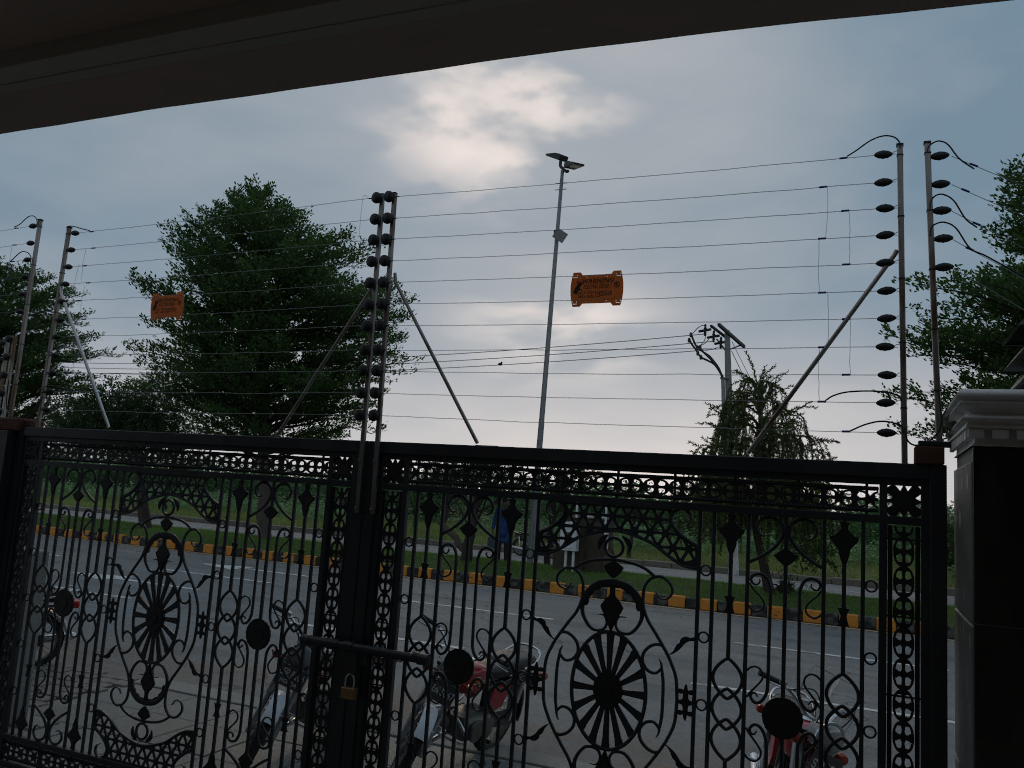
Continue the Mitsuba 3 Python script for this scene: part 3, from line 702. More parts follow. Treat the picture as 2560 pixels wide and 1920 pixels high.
# ------------------------------------------------------------------ electric fence above the gate
ZR = [3.812, 3.676, 3.550, 3.421, 3.289, 3.157, 3.028, 2.897, 2.767, 2.641, 2.506]
XR = [0.052, 0.053, 0.061, 0.062, 0.063, 0.069, 0.070, 0.065, 0.074, 0.069, 0.073]
ZC = [3.805, 3.6735, 3.547, 3.4165, 3.2875, 3.159, 3.033, 2.8915, 2.770, 2.6415, 2.5145]
ZL = [3.782, 3.658, 3.532, 3.405, 3.278, 3.142, 3.019, 2.887, 2.758, 2.628, 2.498]
XL = [-5.274, -5.292, -5.295, -5.302, -5.311, -5.301, -5.319, -5.305, -5.310, -5.316, -5.318]
C3 = lambda pts, y=GY: np.array([(a, y if len(p) < 3 else p[1], p[-1]) for p in pts for a in [p[0]]], float)


def sqpost(p0, p1, w):
    """A square tube from p0 (bottom) to p1 with a plastic cap."""
    p0, p1 = np.array(p0, float), np.array(p1, float)
    h = w / 2
    v = [p + np.array([a * h, b * h, 0]) for p in (p0, p1) for a, b in ((-1, -1), (1, -1), (1, 1), (-1, 1))]
    c = 0.003
    pts = [p + np.array(o) for p in (p0, p1) for a, b in ((-1, -1), (1, -1), (1, 1), (-1, 1)) for o in ((a * (h - c), b * h, 0), (a * h, b * (h - c), 0))]
    return hull(pts)


def along(p0, p1, z):
    p0, p1 = np.array(p0, float), np.array(p1, float)
    return p0 + (p1 - p0) * (z - p0[2]) / (p1[2] - p0[2])


egg = lathe([(0.003, -0.040), (0.009, -0.035), (0.0165, -0.020), (0.0190, -0.004), (0.0190, 0.004), (0.0165, 0.020), (0.009, 0.035), (0.003, 0.040)], 16, axis='x')
groove = lathe([(0.0195, -0.0035), (0.0205, 0), (0.0195, 0.0035)], 16, axis='x')
egg = cat(egg, groove)
bobbin = lathe([(0.0, -0.022), (0.020, -0.022), (0.030, -0.016), (0.0335, -0.006), (0.0335, 0.006), (0.030, 0.014), (0.022, 0.019), (0.010, 0.022), (0, 0.022)], 20, axis='y')
egg_d = mikit.ply(egg, 'm_black_plastic', smooth=50)
bob_d = mikit.ply(bobbin, 'm_black_plastic', smooth=40)


def post_with_eggs(name, label, p0, p1, xs, zs, side, group=None, ties=True):
    t = thing(name, label, 'fence post', group)
    part(t, 'tube', sqpost(p0, p1, 0.0245), 'm_steel', False)
    tp_ = np.array(p1)
    part(t, 'cap', box(tp_[0] - 0.0155, tp_[0] + 0.0155, tp_[1] - 0.0155, tp_[1] + 0.0155, tp_[2] - 0.006, tp_[2] + 0.006, 0.002), 'm_black_plastic', False)
    for x, z in zip(xs, zs):
        M = np.eye(4); M[:3, :3] = rot('y', rng.normal(0, 3)) @ rot('z', rng.normal(0, 2)); M[:3, 3] = (x, p0[1] + 0.0, z)
        part(t, 'insulator', egg_d, xf=M)
        q = along(p0, p1, z + 0.006)
        part(t, 'tie_wire', tube([(x + side * 0.038, p0[1], z), (x + side * 0.046, p0[1], z + 0.009), q + np.array([-side * 0.0, -0.014, 0.004])], 0.0017, 5), 'm_wire')
        part(t, 'tie_wire', tube([(x + side * 0.030, p0[1] - 0.004, z - 0.003), (x + side * 0.052, p0[1] - 0.012, z - 0.007)], 0.0014, 5), 'm_wire')
    if ties:
        for z in np.linspace(p0[2] + 0.25, p1[2] - 0.05, 5):
            q = along(p0, p1, z)
            part(t, 'strap', box(q[0] - 0.0142, q[0] + 0.0142, q[1] - 0.0142, q[1] + 0.0142, z - 0.003, z + 0.003), 'm_black_plastic', False)
    return t


PR = post_with_eggs('fence_post', 'fence post with long brace on the gate leaf beside the granite pillar', (0.147, GY, 2.368), (0.122, GY, 3.85), XR, ZR, 1)
part(PR, 'brace', tube([(0.112, GY, 3.345), (0.100, GY, 3.322), (-0.525, GY, 2.388)], 0.0105, 12), 'm_steel', 40)
part(PR, 'brace_foot', cat(box(-0.66, -0.52, GY - 0.012, GY + 0.012, 2.368, 2.374)), 'm_bright_steel', False)
PL = post_with_eggs('fence_post', 'fence post with bright brace on the hinge side of the far gate leaf', (-5.378, GY, 2.368), (-5.341, GY, 3.828), XL, ZL, -1)
part(PL, 'brace', tube([(-5.345, GY, 3.385), (-5.330, GY, 3.335), (-4.692, GY, 2.392)], 0.0105, 12), 'm_bright_steel', 40)
part(PL, 'brace_foot', box(-4.70, -4.60, GY - 0.012, GY + 0.012, 2.368, 2.374), 'm_bright_steel', False)
PW = post_with_eggs('fence_post', 'fence post standing on the hinge block right beside the granite pillar', (0.284, GY, 2.448), (0.236, GY, 3.848), [0.287, 0.290, 0.295, 0.301, 0.303], [3.781, 3.646, 3.521, 3.390, 3.257], -1)
PWL = post_with_eggs('fence_post', 'tall fence post at the left edge without a brace', (-5.734, GY + 0.04, 2.43), (-5.716, GY + 0.04, 3.925), [-5.789, -5.789, -5.797, -5.797, -5.798, -5.795], [3.884, 3.751, 3.622, 3.491, 3.360, 3.227], 1)
for name, x, y, z0, z1, lab in (('fence_post', -7.10, 5.0, 1.2, 3.245, 'short fence post just left of the tall one at the left edge'), ('fence_post', -7.62, 5.3, 1.2, 3.27, 'short fence post cut by the left edge of the picture')):
    t = thing(name, lab, 'fence post')
    part(t, 'tube', sqpost((x - 0.01, y, z0), (x, y, z1), 0.030), 'm_steel', False)
    for k in range(6):
        M = np.eye(4); M[:3, 3] = (x - 0.05, y - 0.02, z1 - 0.03 - 0.165 * k)
        part(t, 'insulator', bob_d, xf=M)
solo('boundary_wall', 'rendered boundary wall running off to the left behind the gate post', 'wall', box(-14, -6.3, 4.8, 5.02, 0, 1.4, 0.01), 'm_concrete', False)

CP = []
for lab, xb, xt in (('left one of the paired fence posts bolted to the middle of the gate', -2.638, -2.660), ('right one of the paired fence posts bolted to the middle of the gate', -2.537, -2.576)):
    t = thing('fence_post', lab, 'fence post')
    y = GY - 0.031 - 0.013
    p0, p1 = (xb, y, 1.965), (xt, y, 3.832)
    part(t, 'tube', sqpost(p0, p1, 0.0245), 'm_steel', False)
    part(t, 'cap', box(xt - 0.014, xt + 0.014, y - 0.014, y + 0.014, 3.829, 3.837, 0.002), 'm_black_plastic', False)
    for z in ZC:
        q = along(p0, p1, z)
        M = np.eye(4); M[:3, :3] = rot('z', -18) @ rot('y', rng.normal(0, 5)); M[:3, 3] = (q[0] - 0.022, y - 0.026, z)
        part(t, 'insulator', bob_d, xf=M)
    for z in (2.262, 1.992):
        q = along(p0, p1, z)
        part(t, 'bolt', cyl((q[0], y - 0.013, z), (q[0], y - 0.026, z), 0.0085, 6), 'm_bright_steel', False)
    CP.append(t)
part(CP[0], 'brace', tube([(-2.70, GY, 3.285), (-2.716, GY, 3.262), (-3.275, GY, 2.40), (-3.30, GY, 2.386)], 0.0100, 12), 'm_steel', 40)
part(CP[0], 'brace_foot', box(-3.42, -3.28, GY - 0.012, GY + 0.012, 2.368, 2.374), 'm_bright_steel', False)
part(CP[1], 'brace', tube([(-2.556, GY, 3.36), (-2.543, GY, 3.300), (-1.944, GY, 2.386)], 0.0100, 12), 'm_steel', 40)
part(CP[1], 'brace_foot', box(-1.95, -1.82, GY - 0.012, GY + 0.012, 2.368, 2.375), 'm_bright_steel', False)

ORD = ['topmost', 'second', 'third', 'fourth', 'fifth', 'sixth', 'seventh', 'eighth', 'ninth', 'tenth', 'lowest']


def strand(a, b, sag=0.008, n=14, seed=0, jit=0.0012):
    t = np.linspace(0, 1, n)[:, None]
    p = np.array(a) * (1 - t) + np.array(b) * t
    p[:, 2] -= sag * 4 * t[:, 0] * (1 - t[:, 0])
    r = np.random.default_rng(seed)
    p[1:-1] += r.normal(0, jit, (n - 2, 3))
    return p


WL, WR = [], []
for i in range(11):
    t = thing('fence_wire', f'{ORD[i]} fence wire left of the paired posts, crossing in front of the big tree', 'fence wire', 'electric fence wires on the far leaf')
    a, b = (XL[i] + 0.036, GY, ZL[i]), (-2.715 if i else -2.735, GY - 0.07, ZC[i])
    part(t, 'strand', tube(strand(a, b, 0.006, 16, i), 0.00155, 5), 'm_wire')
    part(t, 'end_sleeve', cyl((b[0], b[1], b[2]), (b[0] + 0.03, b[1] + 0.004, b[2]), 0.0032, 6), 'm_black_plastic')
    WL.append(t)
for i in range(11):
    t = thing('fence_wire', f'{ORD[i]} fence wire right of the paired posts, ending at black egg insulators', 'fence wire', 'electric fence wires on the near leaf')
    a, b = (-2.535, GY - 0.06, ZC[i]), (XR[i] - 0.036, GY, ZR[i])
    part(t, 'strand', tube(strand(a, b, 0.006, 16, 40 + i), 0.00155, 5), 'm_wire')
    part(t, 'end_sleeve', cyl(a, (a[0] - 0.03, a[1] + 0.004, a[2]), 0.0032, 6), 'm_black_plastic')
    WR.append(t)


def crimp(t, x, z, y=GY, ang=0.0, L=0.036):
    d = np.array([math.cos(ang), 0, math.sin(ang)]) * L / 2
    part(t, 'crimp', cyl(np.array([x, y, z]) - d, np.array([x, y, z]) + d, 0.0050, 8), 'm_blue_plastic')


for i, (x, z) in enumerate([(-0.121, 3.814), (-0.21, 3.675), (-0.11, 3.549), (-0.211, 3.425), (-0.103, 3.288), (-0.206, 3.159), (-0.1, 3.025), (-0.202, 2.897), (-0.097, 2.769), (-0.2, 2.643), (-0.094, 2.508)]):
    crimp(WR[i], x, ZC[i] + (ZR[i] - ZC[i]) * (x + 2.535) / (XR[i] - 0.036 + 2.535), GY - 0.004, 0.02)
for i, x in enumerate([-5.108, -5.067, -5.131, -5.073, -5.14, -5.068, -5.138, -5.067, -5.145, -5.066, -5.143]):
    crimp(WL[i], x, ZL[i], GY - 0.001)


def jumper(t, a, b, bow=0.01, seed=0):
    p = strand((a[0], GY - 0.006, a[1]), (b[0], GY - 0.006, b[1]), 0.0, 10, seed, 0.0008)
    p[:, 0] += bow * np.sin(np.linspace(0, np.pi, 10))
    part(t, 'jumper', tube(p, 0.0011, 5), 'm_wire')


for k, (i, a, b) in enumerate([(1, (-0.189, 3.673), (-0.194, 3.424)), (3, (-0.223, 3.423), (-0.219, 3.159)), (5, (-0.182, 3.158), (-0.178, 2.897)), (7, (-0.214, 2.893), (-0.211, 2.647)), (2, (-0.094, 3.546), (-0.089, 3.287)), (6, (-0.08, 3.022), (-0.079, 2.769))]):
    jumper(WR[i], a, b, 0.003 * (-1) ** k, 100 + k)
for k, (i, a, b) in enumerate([(1, (-5.133, 3.653), (-5.131, 3.417)), (2, (-5.182, 3.543), (-5.19, 3.287)), (3, (-5.093, 3.38), (-5.097, 3.148)), (5, (-5.131, 3.139), (-5.134, 2.918)), (7, (-5.088, 2.878), (-5.089, 2.646))]):
    jumper(WL[i], a, b, -0.012, 120 + k)
part(WL[0], 'jumper', tube(smooth_path([(-2.735, GY - 0.07, 3.805), (-2.772, GY - 0.068, 3.828), (-2.783, GY - 0.066, 3.78), (-2.785, GY - 0.066, 3.66), (-2.775, GY - 0.066, 3.565), (-2.735, GY - 0.07, 3.549)], 5), 0.0011, 5), 'm_wire')
part(WL[8], 'jumper', tube(smooth_path([(-2.740, GY - 0.06, 2.769), (-2.738, GY - 0.06, 2.65), (-2.728, GY - 0.06, 2.53), (-2.715, GY - 0.06, 2.515)], 5), 0.0011, 5), 'm_wire')


def loop(label, pts, y0=GY - 0.012, y1=GY - 0.012, grp=None, r=0.0036):
    p = smooth_path(pts, 6)
    y = np.linspace(y0, y1, len(p))
    solo('cable_loop', label, 'cable', tube(np.column_stack([p[:, 0], y, p[:, 1]]), r, 8), 'm_black_cable', 50, grp)


loop('black cable arching over the top egg insulator beside the granite pillar post', [(0.124, 3.83), (0.119, 3.862), (0.095, 3.889), (0.051, 3.899), (-0.004, 3.882), (-0.065, 3.84), (-0.105, 3.815)])
loop('black cable bowing over the second lowest egg insulator near the granite pillar', [(0.134, 2.650), (0.118, 2.672), (0.082, 2.685), (0.005, 2.692), (-0.092, 2.686), (-0.151, 2.668), (-0.184, 2.645)])
loop('black cable bowing over the lowest egg insulator near the granite pillar', [(0.141, 2.505), (0.134, 2.532), (0.116, 2.546), (0.054, 2.556), (-0.013, 2.540), (-0.076, 2.509)])
loop('slack black cable hanging between the two posts beside the granite pillar', [(0.280, 2.70), (0.287, 2.625), (0.291, 2.563), (0.276, 2.512), (0.231, 2.464), (0.185, 2.454), (0.156, 2.477), (0.148, 2.53)])
loop('black cable looping from the post top to the uppermost side wire by the pillar', [(0.236, 3.80), (0.240, 3.822), (0.259, 3.841), (0.287, 3.847), (0.321, 3.825), (0.365, 3.755), (0.424, 3.700)])
loop('black cable looping to the third side wire beside the pillar', [(0.246, 3.53), (0.250, 3.562), (0.268, 3.588), (0.300, 3.592), (0.343, 3.558), (0.388, 3.472), (0.433, 3.428)])
loop('black cable running along the fourth side wire beside the pillar', [(0.248, 3.40), (0.251, 3.435), (0.268, 3.455), (0.305, 3.461), (0.351, 3.430), (0.405, 3.335), (0.468, 3.295), (0.61, 3.195)])
loop('black cable from the braced left post to the topmost wire', [(-5.345, 3.80), (-5.348, 3.822), (-5.335, 3.834), (-5.278, 3.828), (-5.204, 3.808), (-5.115, 3.786)])
loop('black cable bowing to the second lowest wire at the braced left post', [(-5.37, 2.64), (-5.345, 2.660), (-5.295, 2.665), (-5.209, 2.660), (-5.122, 2.642), (-5.068, 2.631)])
loop('black cable drooping to the lowest wire at the braced left post', [(-5.375, 2.55), (-5.358, 2.575), (-5.321, 2.584), (-5.254, 2.566), (-5.190, 2.527), (-5.150, 2.499)])
loop('black cable arching at the top of the tall post at the left edge', [(-5.72, 3.88), (-5.727, 3.915), (-5.754, 3.945), (-5.798, 3.960), (-5.850, 3.950), (-5.918, 3.906), (-5.983, 3.886)], GY + 0.02, GY + 0.03)
loop('black cable arching to the third side wire at the left edge', [(-5.728, 3.59), (-5.735, 3.628), (-5.759, 3.659), (-5.825, 3.685), (-5.877, 3.675), (-5.938, 3.635), (-5.973, 3.618)], GY + 0.02, GY + 0.03)
loop('slack black cable hanging over the rusty block at the left edge', [(-5.722, 2.70), (-5.718, 2.603), (-5.706, 2.511), (-5.673, 2.461), (-5.591, 2.425), (-5.505, 2.432), (-5.438, 2.456), (-5.403, 2.497), (-5.385, 2.56)], GY - 0.02, GY - 0.02)
for i, (za, zb) in enumerate([(3.775, 3.40), (3.640, 3.26), (3.515, 3.08), (3.385, 2.93), (3.250, 2.80)]):
    t = thing('side_wire', f'{ORD[i]} of the five wires descending to the right beside the lantern', 'fence wire', 'fence wires right of the granite pillar')
    part(t, 'strand', tube(strand((0.335, GY, za), (0.98, GY, zb), 0.004, 8, 200 + i), 0.00155, 5), 'm_wire')
    if i < 4:
        x = (0.424, 0.390, 0.433, 0.405)[i]
        crimp(t, x, za + (zb - za) * (x - 0.335) / 0.645, GY, -0.5)
for i, z in enumerate([3.884, 3.751, 3.622, 3.491, 3.360, 3.227]):
    t = thing('side_wire', f'{ORD[i]} of the wires leaving the tall post at the left edge', 'fence wire', 'fence wires at the left edge')
    part(t, 'strand', tube(strand((-5.825, GY + 0.04, z), (-9.5, GY + 0.3, z + 0.03), 0.02, 8, 220 + i), 0.00155, 5), 'm_wire')
    if i < 4:
        crimp(t, (-5.985, -5.978, -5.973, -5.991)[i], z, GY + 0.05)
    if i == 1:
        part(t, 'jumper', tube([(-5.999, GY + 0.045, z - 0.01), (-6.0, GY + 0.045, 3.495)], 0.0011, 5), 'm_wire')


# warning signs clipped on the wires
def sign(label, cx, cz, W, H_, tilt, shear):
    t = thing('warning_sign', label, 'warning sign')
    n = 10
    arc_ = np.linspace(-1, 1, n)
    bulge = 0.014 * (1 - arc_ ** 2)
    hw_, hh = W / 2 - 0.014, H_ / 2
    nx, ny = hw_ * 0.60, hh * 0.83
    out = [(hw_ + b, a * hh) for a, b in zip(arc_, bulge)] + [(nx + 0.012, hh), (nx, ny)] + [(-nx, ny), (-nx - 0.012, hh)] + [(-hw_ - b, -a * hh) for a, b in zip(arc_, bulge)] + [(-nx - 0.012, -hh), (-nx, -ny), (nx, -ny), (nx + 0.012, -hh)]
    g = sg.Polygon(out).buffer(0.003).buffer(-0.006).buffer(0.003)
    for a in (1, -1):
        for b in (1, -1):
            ox, oz = a * (hw_ - 0.012), b * (hh - 0.021)
            cut = unary_union([sg.box(ox - 0.012, oz - 0.0075, ox + 0.012, oz - 0.0045), sg.box(ox + 0.0095, oz - 0.007, ox + 0.0122, oz + 0.009), sg.box(ox - 0.0122, oz + 0.001, ox - 0.0100, oz + 0.009)])
            g = g.difference(cut).difference(sg.Point(a * hw_ * 0.42, b * ny * 0.86).buffer(0.0021))
    M = np.eye(4)
    M[:3, :3] = np.array([[math.cos(tilt), 0, -math.sin(tilt)], [0, 1, 0], [math.sin(tilt), 0, math.cos(tilt)]]) @ rot('x', 3)
    M[:3, 3] = (cx, GY - 0.010, cz)
    part(t, 'panel', plate(g, 0.0022), 'm_orange_sign', False, xf=M)
    fx = W / 0.285

    def txt(s, h, x, z, bold=False, slant=0.0, wide=1.0, name='lettering'):
        m = meshkit.text_mesh(s, h, 0.0006, bold)
        v = np.array(m.vertices); v -= [(v[:, 0].min() + v[:, 0].max()) / 2, 0, 0]
        v[:, 0] = v[:, 0] * wide + slant * v[:, 1]
        w = np.column_stack([v[:, 0] * fx + x * fx, -0.0012 - v[:, 2], v[:, 1] + z])
        part(t, name, trimesh.Trimesh(w, m.faces, process=False), 'm_sign_print', False, xf=M)
    txt('WARNING', 0.0215, 0.004, 0.032, True, 0.18, 1.18)
    txt('ELECTRIC FENCE', 0.0180, -0.004, 0.0045, True, 0.20, 0.66)
    txt('0423-6307248', 0.0142, -0.040, -0.0255, True, 0.0, 0.82)
    txt('0301-8451982', 0.0142, -0.040, -0.0450, True, 0.0, 0.82)
    txt('GSG', 0.0220, 0.047, -0.0370, True, 0.25, 1.08, 'logo')
    fine = [sg.box(-0.058, z - 0.0006, 0.074, z + 0.0006) for z in (0.0275, 0.0022)] + [sg.box(0.055, z, 0.082, z + 0.001) for z in (0.018, 0.010)] + [sg.box(-0.058, -0.0068, -0.030, -0.0056)]
    sw = sg.LineString(smooth_path([(0.022, -0.020), (0.040, -0.0085), (0.066, -0.0085)], 4)).buffer(0.0012)
    part(t, 'logo', moved(plate(sa.scale(unary_union(fine + [sw]), fx, 1, origin=(0, 0)), 0.0005), t=(0, -0.0014, 0)), 'm_sign_print', False, xf=M)
    hand = unary_union([sg.Point(0, 0).buffer(0.0105), sg.LineString([(-0.004, -0.008), (-0.012, -0.020)]).buffer(0.009, cap_style='flat')]
                       + [sg.LineString([(0.0, 0.0), (0.030 * math.sin(math.radians(a)), 0.030 * math.cos(math.radians(a)))]).buffer(0.0023) for a in (2, 18, 33, 47)] + [sg.LineString([(0, -0.002), (0.017, -0.006)]).buffer(0.0026)])
    ring_ = sg.Point(0, 0).buffer(0.0125).difference(sg.Point(0, 0).buffer(0.0092)).union(sg.LineString([(-0.008, 0.008), (0.008, -0.008)]).buffer(0.0017)).union(poly2([(-0.002, 0.006), (0.003, 0.0055), (0.001, 0.001), (0.004, 0.001), (-0.001, -0.006), (0.000, -0.001), (-0.004, -0.001)]))
    em = unary_union([sa.translate(sa.scale(hand, 1.3, 1.3, origin=(0, 0)), -0.104, 0.006), sa.translate(sa.scale(ring_, 1.25, 1.25, origin=(0, 0)), 0.108, 0.018)])
    part(t, 'emblem', moved(plate(sa.scale(em, fx, 1, origin=(0, 0)), 0.0005), t=(0, -0.0015, 0)), 'm_sign_print', False, xf=M)
    for b in (1, -1):
        part(t, 'clip', moved(cat(*[box(a * (hw_ - 0.012) - 0.010, a * (hw_ - 0.012) + 0.010, 0.0012, 0.0062, b * (hh - 0.021) - 0.004, b * (hh - 0.021) + 0.003, 0.001) for a in (1, -1)])), 'm_orange_sign', False, xf=M, kind='stuff')


sign('orange electric fence warning sign against the open sky, right of the street lamp', -1.313, 3.216, 0.288, 0.183, 0.005, 0)
sign('orange electric fence warning sign in front of the big tree', -4.292, 3.210, 0.288, 0.183, 0.02, 0)

# ------------------------------------------------------------------ granite pillar with its white capital and lantern
pil = thing('gate_pillar', 'black polished granite pillar with a moulded white capital at the right edge', 'pillar')
X0, Y0, X1, Y1 = 0.342, 3.405, 1.02, 4.09
zs = [0.0, 0.60, 1.165, 1.728, 2.118, 2.405]
zs = [0.0, 0.62, 1.20, 1.785, 2.408]
for k in range(4):
    part(pil, 'granite_slab', box(X0 + 0.004, X1, Y0, Y0 + 0.03, zs[k] + 0.002, zs[k + 1] - 0.002, 0.002), 'm_granite_black', False)
zz = [0.0, 0.55, 1.18, 1.775, 2.36]
for k in range(4):
    part(pil, 'side_slab', box(X0, X0 + 0.03, Y0 + 0.034, Y1, zz[k] + 0.002, zz[k + 1] - 0.004, 0.006), 'm_granite_grey', False)
part(pil, 'core', box(X0 + 0.012, X1 - 0.01, Y0 + 0.012, Y1 - 0.01, 0, 2.41), 'm_concrete', False)
prof = [(0.000, 2.408), (-0.010, 2.420), (-0.010, 2.468), (0.016, 2.472), (0.018, 2.482), (0.014, 2.492), (0.028, 2.500), (0.030, 2.510), (0.020, 2.517), (0.012, 2.528), (0.018, 2.542), (0.034, 2.552), (0.040, 2.562), (0.036, 2.572), (0.046, 2.578), (0.048, 2.592), (0.040, 2.603), (0.026, 2.612), (-0.05, 2.622)]


def mitred(prof_, x0, x1, y0, y1):
    v, f = [], []
    for o, z in prof_:
        v += [(x0 - o, y0 - o, z), (x1 + o, y0 - o, z), (x1 + o, y1 + o, z), (x0 - o, y1 + o, z)]
    for k in range(len(prof_) - 1):
        for j in range(4):
            f.append([4 * k + j, 4 * k + (j + 1) % 4, 4 * k + 4 + (j + 1) % 4, 4 * k + 4 + j])
    n = 4 * (len(prof_) - 1)
    f.append([n, n + 1, n + 2, n + 3])
    return cat((np.array(v), np.array(f)))


pr2 = [(a, b) for a, b in smooth_path(prof[2:-1], 3)]
part(pil, 'capital', mitred(prof[:2] + pr2 + prof[-1:], X0, X1, Y0, Y1), 'm_white_stone', 40)
for k in range(9):
    part(pil, 'dentil', box(X0 - 0.012 + 0.076 * k, X0 - 0.012 + 0.076 * k + 0.052, Y0 - 0.014, Y0 + 0.002, 2.434, 2.469, 0.002), 'm_white_stone', False)
for k in range(9):
    part(pil, 'dentil', box(X0 - 0.014, X0 + 0.002, Y0 + 0.055 + 0.076 * k, Y0 + 0.055 + 0.076 * k + 0.050, 2.434, 2.469, 0.002), 'm_white_stone', False)
lt = thing('lantern', 'black tiered lantern on top of the granite pillar', 'lantern')
lx, ly = 0.725, 3.75
part(lt, 'stem', lathe([(0.05, 2.62), (0.05, 2.65), (0.018, 2.66), (0.018, 3.0), (0.0, 3.0)], 16, (lx, ly, 0)), 'm_dark_metal')
for k, (z0, z1, r0, r1) in enumerate([(2.628, 2.650, 0.17, 0.14), (2.660, 2.745, 0.210, 0.150), (2.770, 2.855, 0.210, 0.150), (2.880, 2.945, 0.215, 0.155)]):
    q = [(r0 - 0.012, z0), (r0, z0), (r1, z1)] + ([(0.02, z1 + 0.03)] if k == 3 else [(r1 - 0.012, z1)]) + ([] if k == 3 else [(r0 - 0.012, z0)])
    part(lt, 'roof', mitred([(a - 0.01, b) for a, b in q], lx - 0.01, lx + 0.01, ly - 0.01, ly + 0.01), 'm_dark_metal', False)
for a in (-1, 1):
    for b in (-1, 1):
        part(lt, 'upright', cyl((lx + a * 0.12, ly + b * 0.12, 2.63), (lx + a * 0.12, ly + b * 0.12, 2.94), 0.006, 8), 'm_dark_metal')

# ------------------------------------------------------------------ street lamp on the median
LB = np.array([-8.40, 21.3, 0.25]); LT = np.array([-8.135, 21.3, 11.40])
lamp = thing('street_lamp', 'tall grey street lamp with two flat heads standing on the median', 'street lamp')
ax = (LT - LB)
part(lamp, 'pole', tube([LB, LB + ax * 0.35, LB + ax * 0.351, LB + ax * 0.7, LT], [0.098, 0.086, 0.080, 0.066, 0.052], 8), 'm_pole_grey', False)
part(lamp, 'base_plate', box(LB[0] - 0.35, LB[0] + 0.35, LB[1] - 0.3, LB[1] + 0.3, 0.18, 0.262, 0.01), 'm_concrete', False)
for a in (-1, 1):
    for b in (-1, 1):
        part(lamp, 'anchor_bolt', cyl((LB[0] + a * 0.2, LB[1] + b * 0.2, 0.26), (LB[0] + a * 0.2, LB[1] + b * 0.2, 0.33), 0.018, 6), 'm_dark_metal', False)
part(lamp, 'hand_hole_box', box(LB[0] + 0.10, LB[0] + 0.26, LB[1] - 0.1, LB[1] + 0.05, 0.5, 1.45, 0.01), 'm_pole_grey', False)
part(lamp, 'step_pins', cat(cyl((-8.33, 21.3, 11.02), (-7.98, 21.3, 11.02), 0.012, 6), cyl((-8.33, 21.3, 10.83), (-7.98, 21.3, 10.83), 0.012, 6)), 'm_dark_metal', kind='stuff')


def lamp_head(name, base, out, tilt):
    """A flat LED head: a wedge box from base along out."""
    o = np.array(out, float); o /= np.linalg.norm(o)
    s = np.array([o[1], -o[0], 0]); s /= np.linalg.norm(s)
    u = np.cross(s, o)
    L, W_, h0, h1 = 0.72, 0.34, 0.15, 0.05
    pts = []
    for l, h, w in ((0, h0, 0.14), (0.10, h0 + 0.02, 0.17), (0.30, h0, 0.17), (L, h1, 0.165), (L, 0, 0.165), (0.05, 0, 0.165), (0, 0.03, 0.14)):
        for q in (-1, 1):
            pts.append(base + o * l + s * q * w + u * h)
    t = part(lamp, 'lamp_head', hull(pts), 'm_dark_metal', False)
    part(t, 'diffuser', hull([base + o * l + s * q * 0.14 + u * h for l in (0.28, 0.68) for q in (-1, 1) for h in (-0.006, 0.002)]), 'm_lamp_glass', False)


part(lamp, 'arm', tube(smooth_path([(-7.93, 21.22, 11.33), (-8.00, 21.25, 11.34), (-8.135, 21.3, 11.46), (-8.215, 21.33, 11.55), (-8.225, 21.34, 11.66), (-8.215, 21.34, 11.76)], 4), 0.045, 10), 'm_dark_metal')
lamp_head('a', np.array([-8.16, 21.36, 11.70]), (-0.70, 0.42, 0.42), 0)
lamp_head('b', np.array([-7.93, 21.20, 11.38]), (0.62, -0.62, -0.16), 0)
fl_ = thing('floodlight', 'square flat panel clamped to the street lamp pole', 'floodlight')
c0 = np.array([-8.02, 21.12, 9.40]); nx_ = np.array([0.25, -0.93, -0.25]); nx_ /= np.linalg.norm(nx_)
a0 = np.array([0.62, 0.22, -0.42]); a0 -= nx_ * (a0 @ nx_); a0 /= np.linalg.norm(a0); b0 = np.cross(nx_, a0)
part(fl_, 'panel', hull([c0 + a0 * p * 0.17 + b0 * q * 0.15 + nx_ * r * 0.03 for p in (-1, 1) for q in (-1, 1) for r in (-1, 1)]), 'm_lamp_glass', False)
part(fl_, 'clamp', cat(box(-8.26, -8.11, 21.22, 21.38, 9.43, 9.62, 0.01)), 'm_dark_metal', False)
part(fl_, 'clamp', tube([(-8.15, 21.25, 9.50), (-8.08, 21.18, 9.44)], 0.03, 8), 'm_dark_metal', False)

# ------------------------------------------------------------------ utility pole and power lines beyond the far carriageway
UY = 28.4
up = thing('utility_pole', 'square concrete utility pole with a tilted crossarm and drooping black cables', 'utility pole')


def taper(x0, y0, z0, w0, x1, y1, z1, w1):
    return hull([(x + a * w, y + b * w, z) for x, y, z, w in ((x0, y0, z0, w0), (x1, y1, z1, w1)) for a in (-1, 1) for b in (-1, 1)])


part(up, 'pole', taper(-4.02, UY, 0, 0.16, -4.48, UY, 8.13, 0.080), 'm_pole_concrete', False)
part(up, 'riser_duct', taper(-4.30, UY - 0.22, 2.0, 0.055, -4.545, UY - 0.15, 6.45, 0.055), 'm_pole_grey', False)
part(up, 'duct_collar', box(-4.63, -4.36, UY - 0.24, UY + 0.1, 6.44, 6.48), 'm_pole_grey', False)
part(up, 'crossarm', hull([np.array(p) + np.array(q) for p in ((-4.66, UY - 0.9, 8.20), (-4.08, UY + 0.95, 7.80)) for q in ((0, 0, 0), (0.09, 0.02, 0), (0, 0, -0.10), (0.09, 0.02, -0.10))]), 'm_dark_metal', False)
part(up, 'crossarm', hull([np.array(p) + np.array(q) for p in ((-4.93, UY - 0.75, 8.18), (-4.50, UY + 0.35, 7.92)) for q in ((0, 0, 0), (0.07, 0.02, 0), (0, 0, -0.07), (0.07, 0.02, -0.07))]), 'm_dark_metal', False)
part(up, 'strut', tube([(-4.13, UY + 0.8, 7.77), (-4.36, UY, 7.48)], 0.025, 6), 'm_dark_metal')
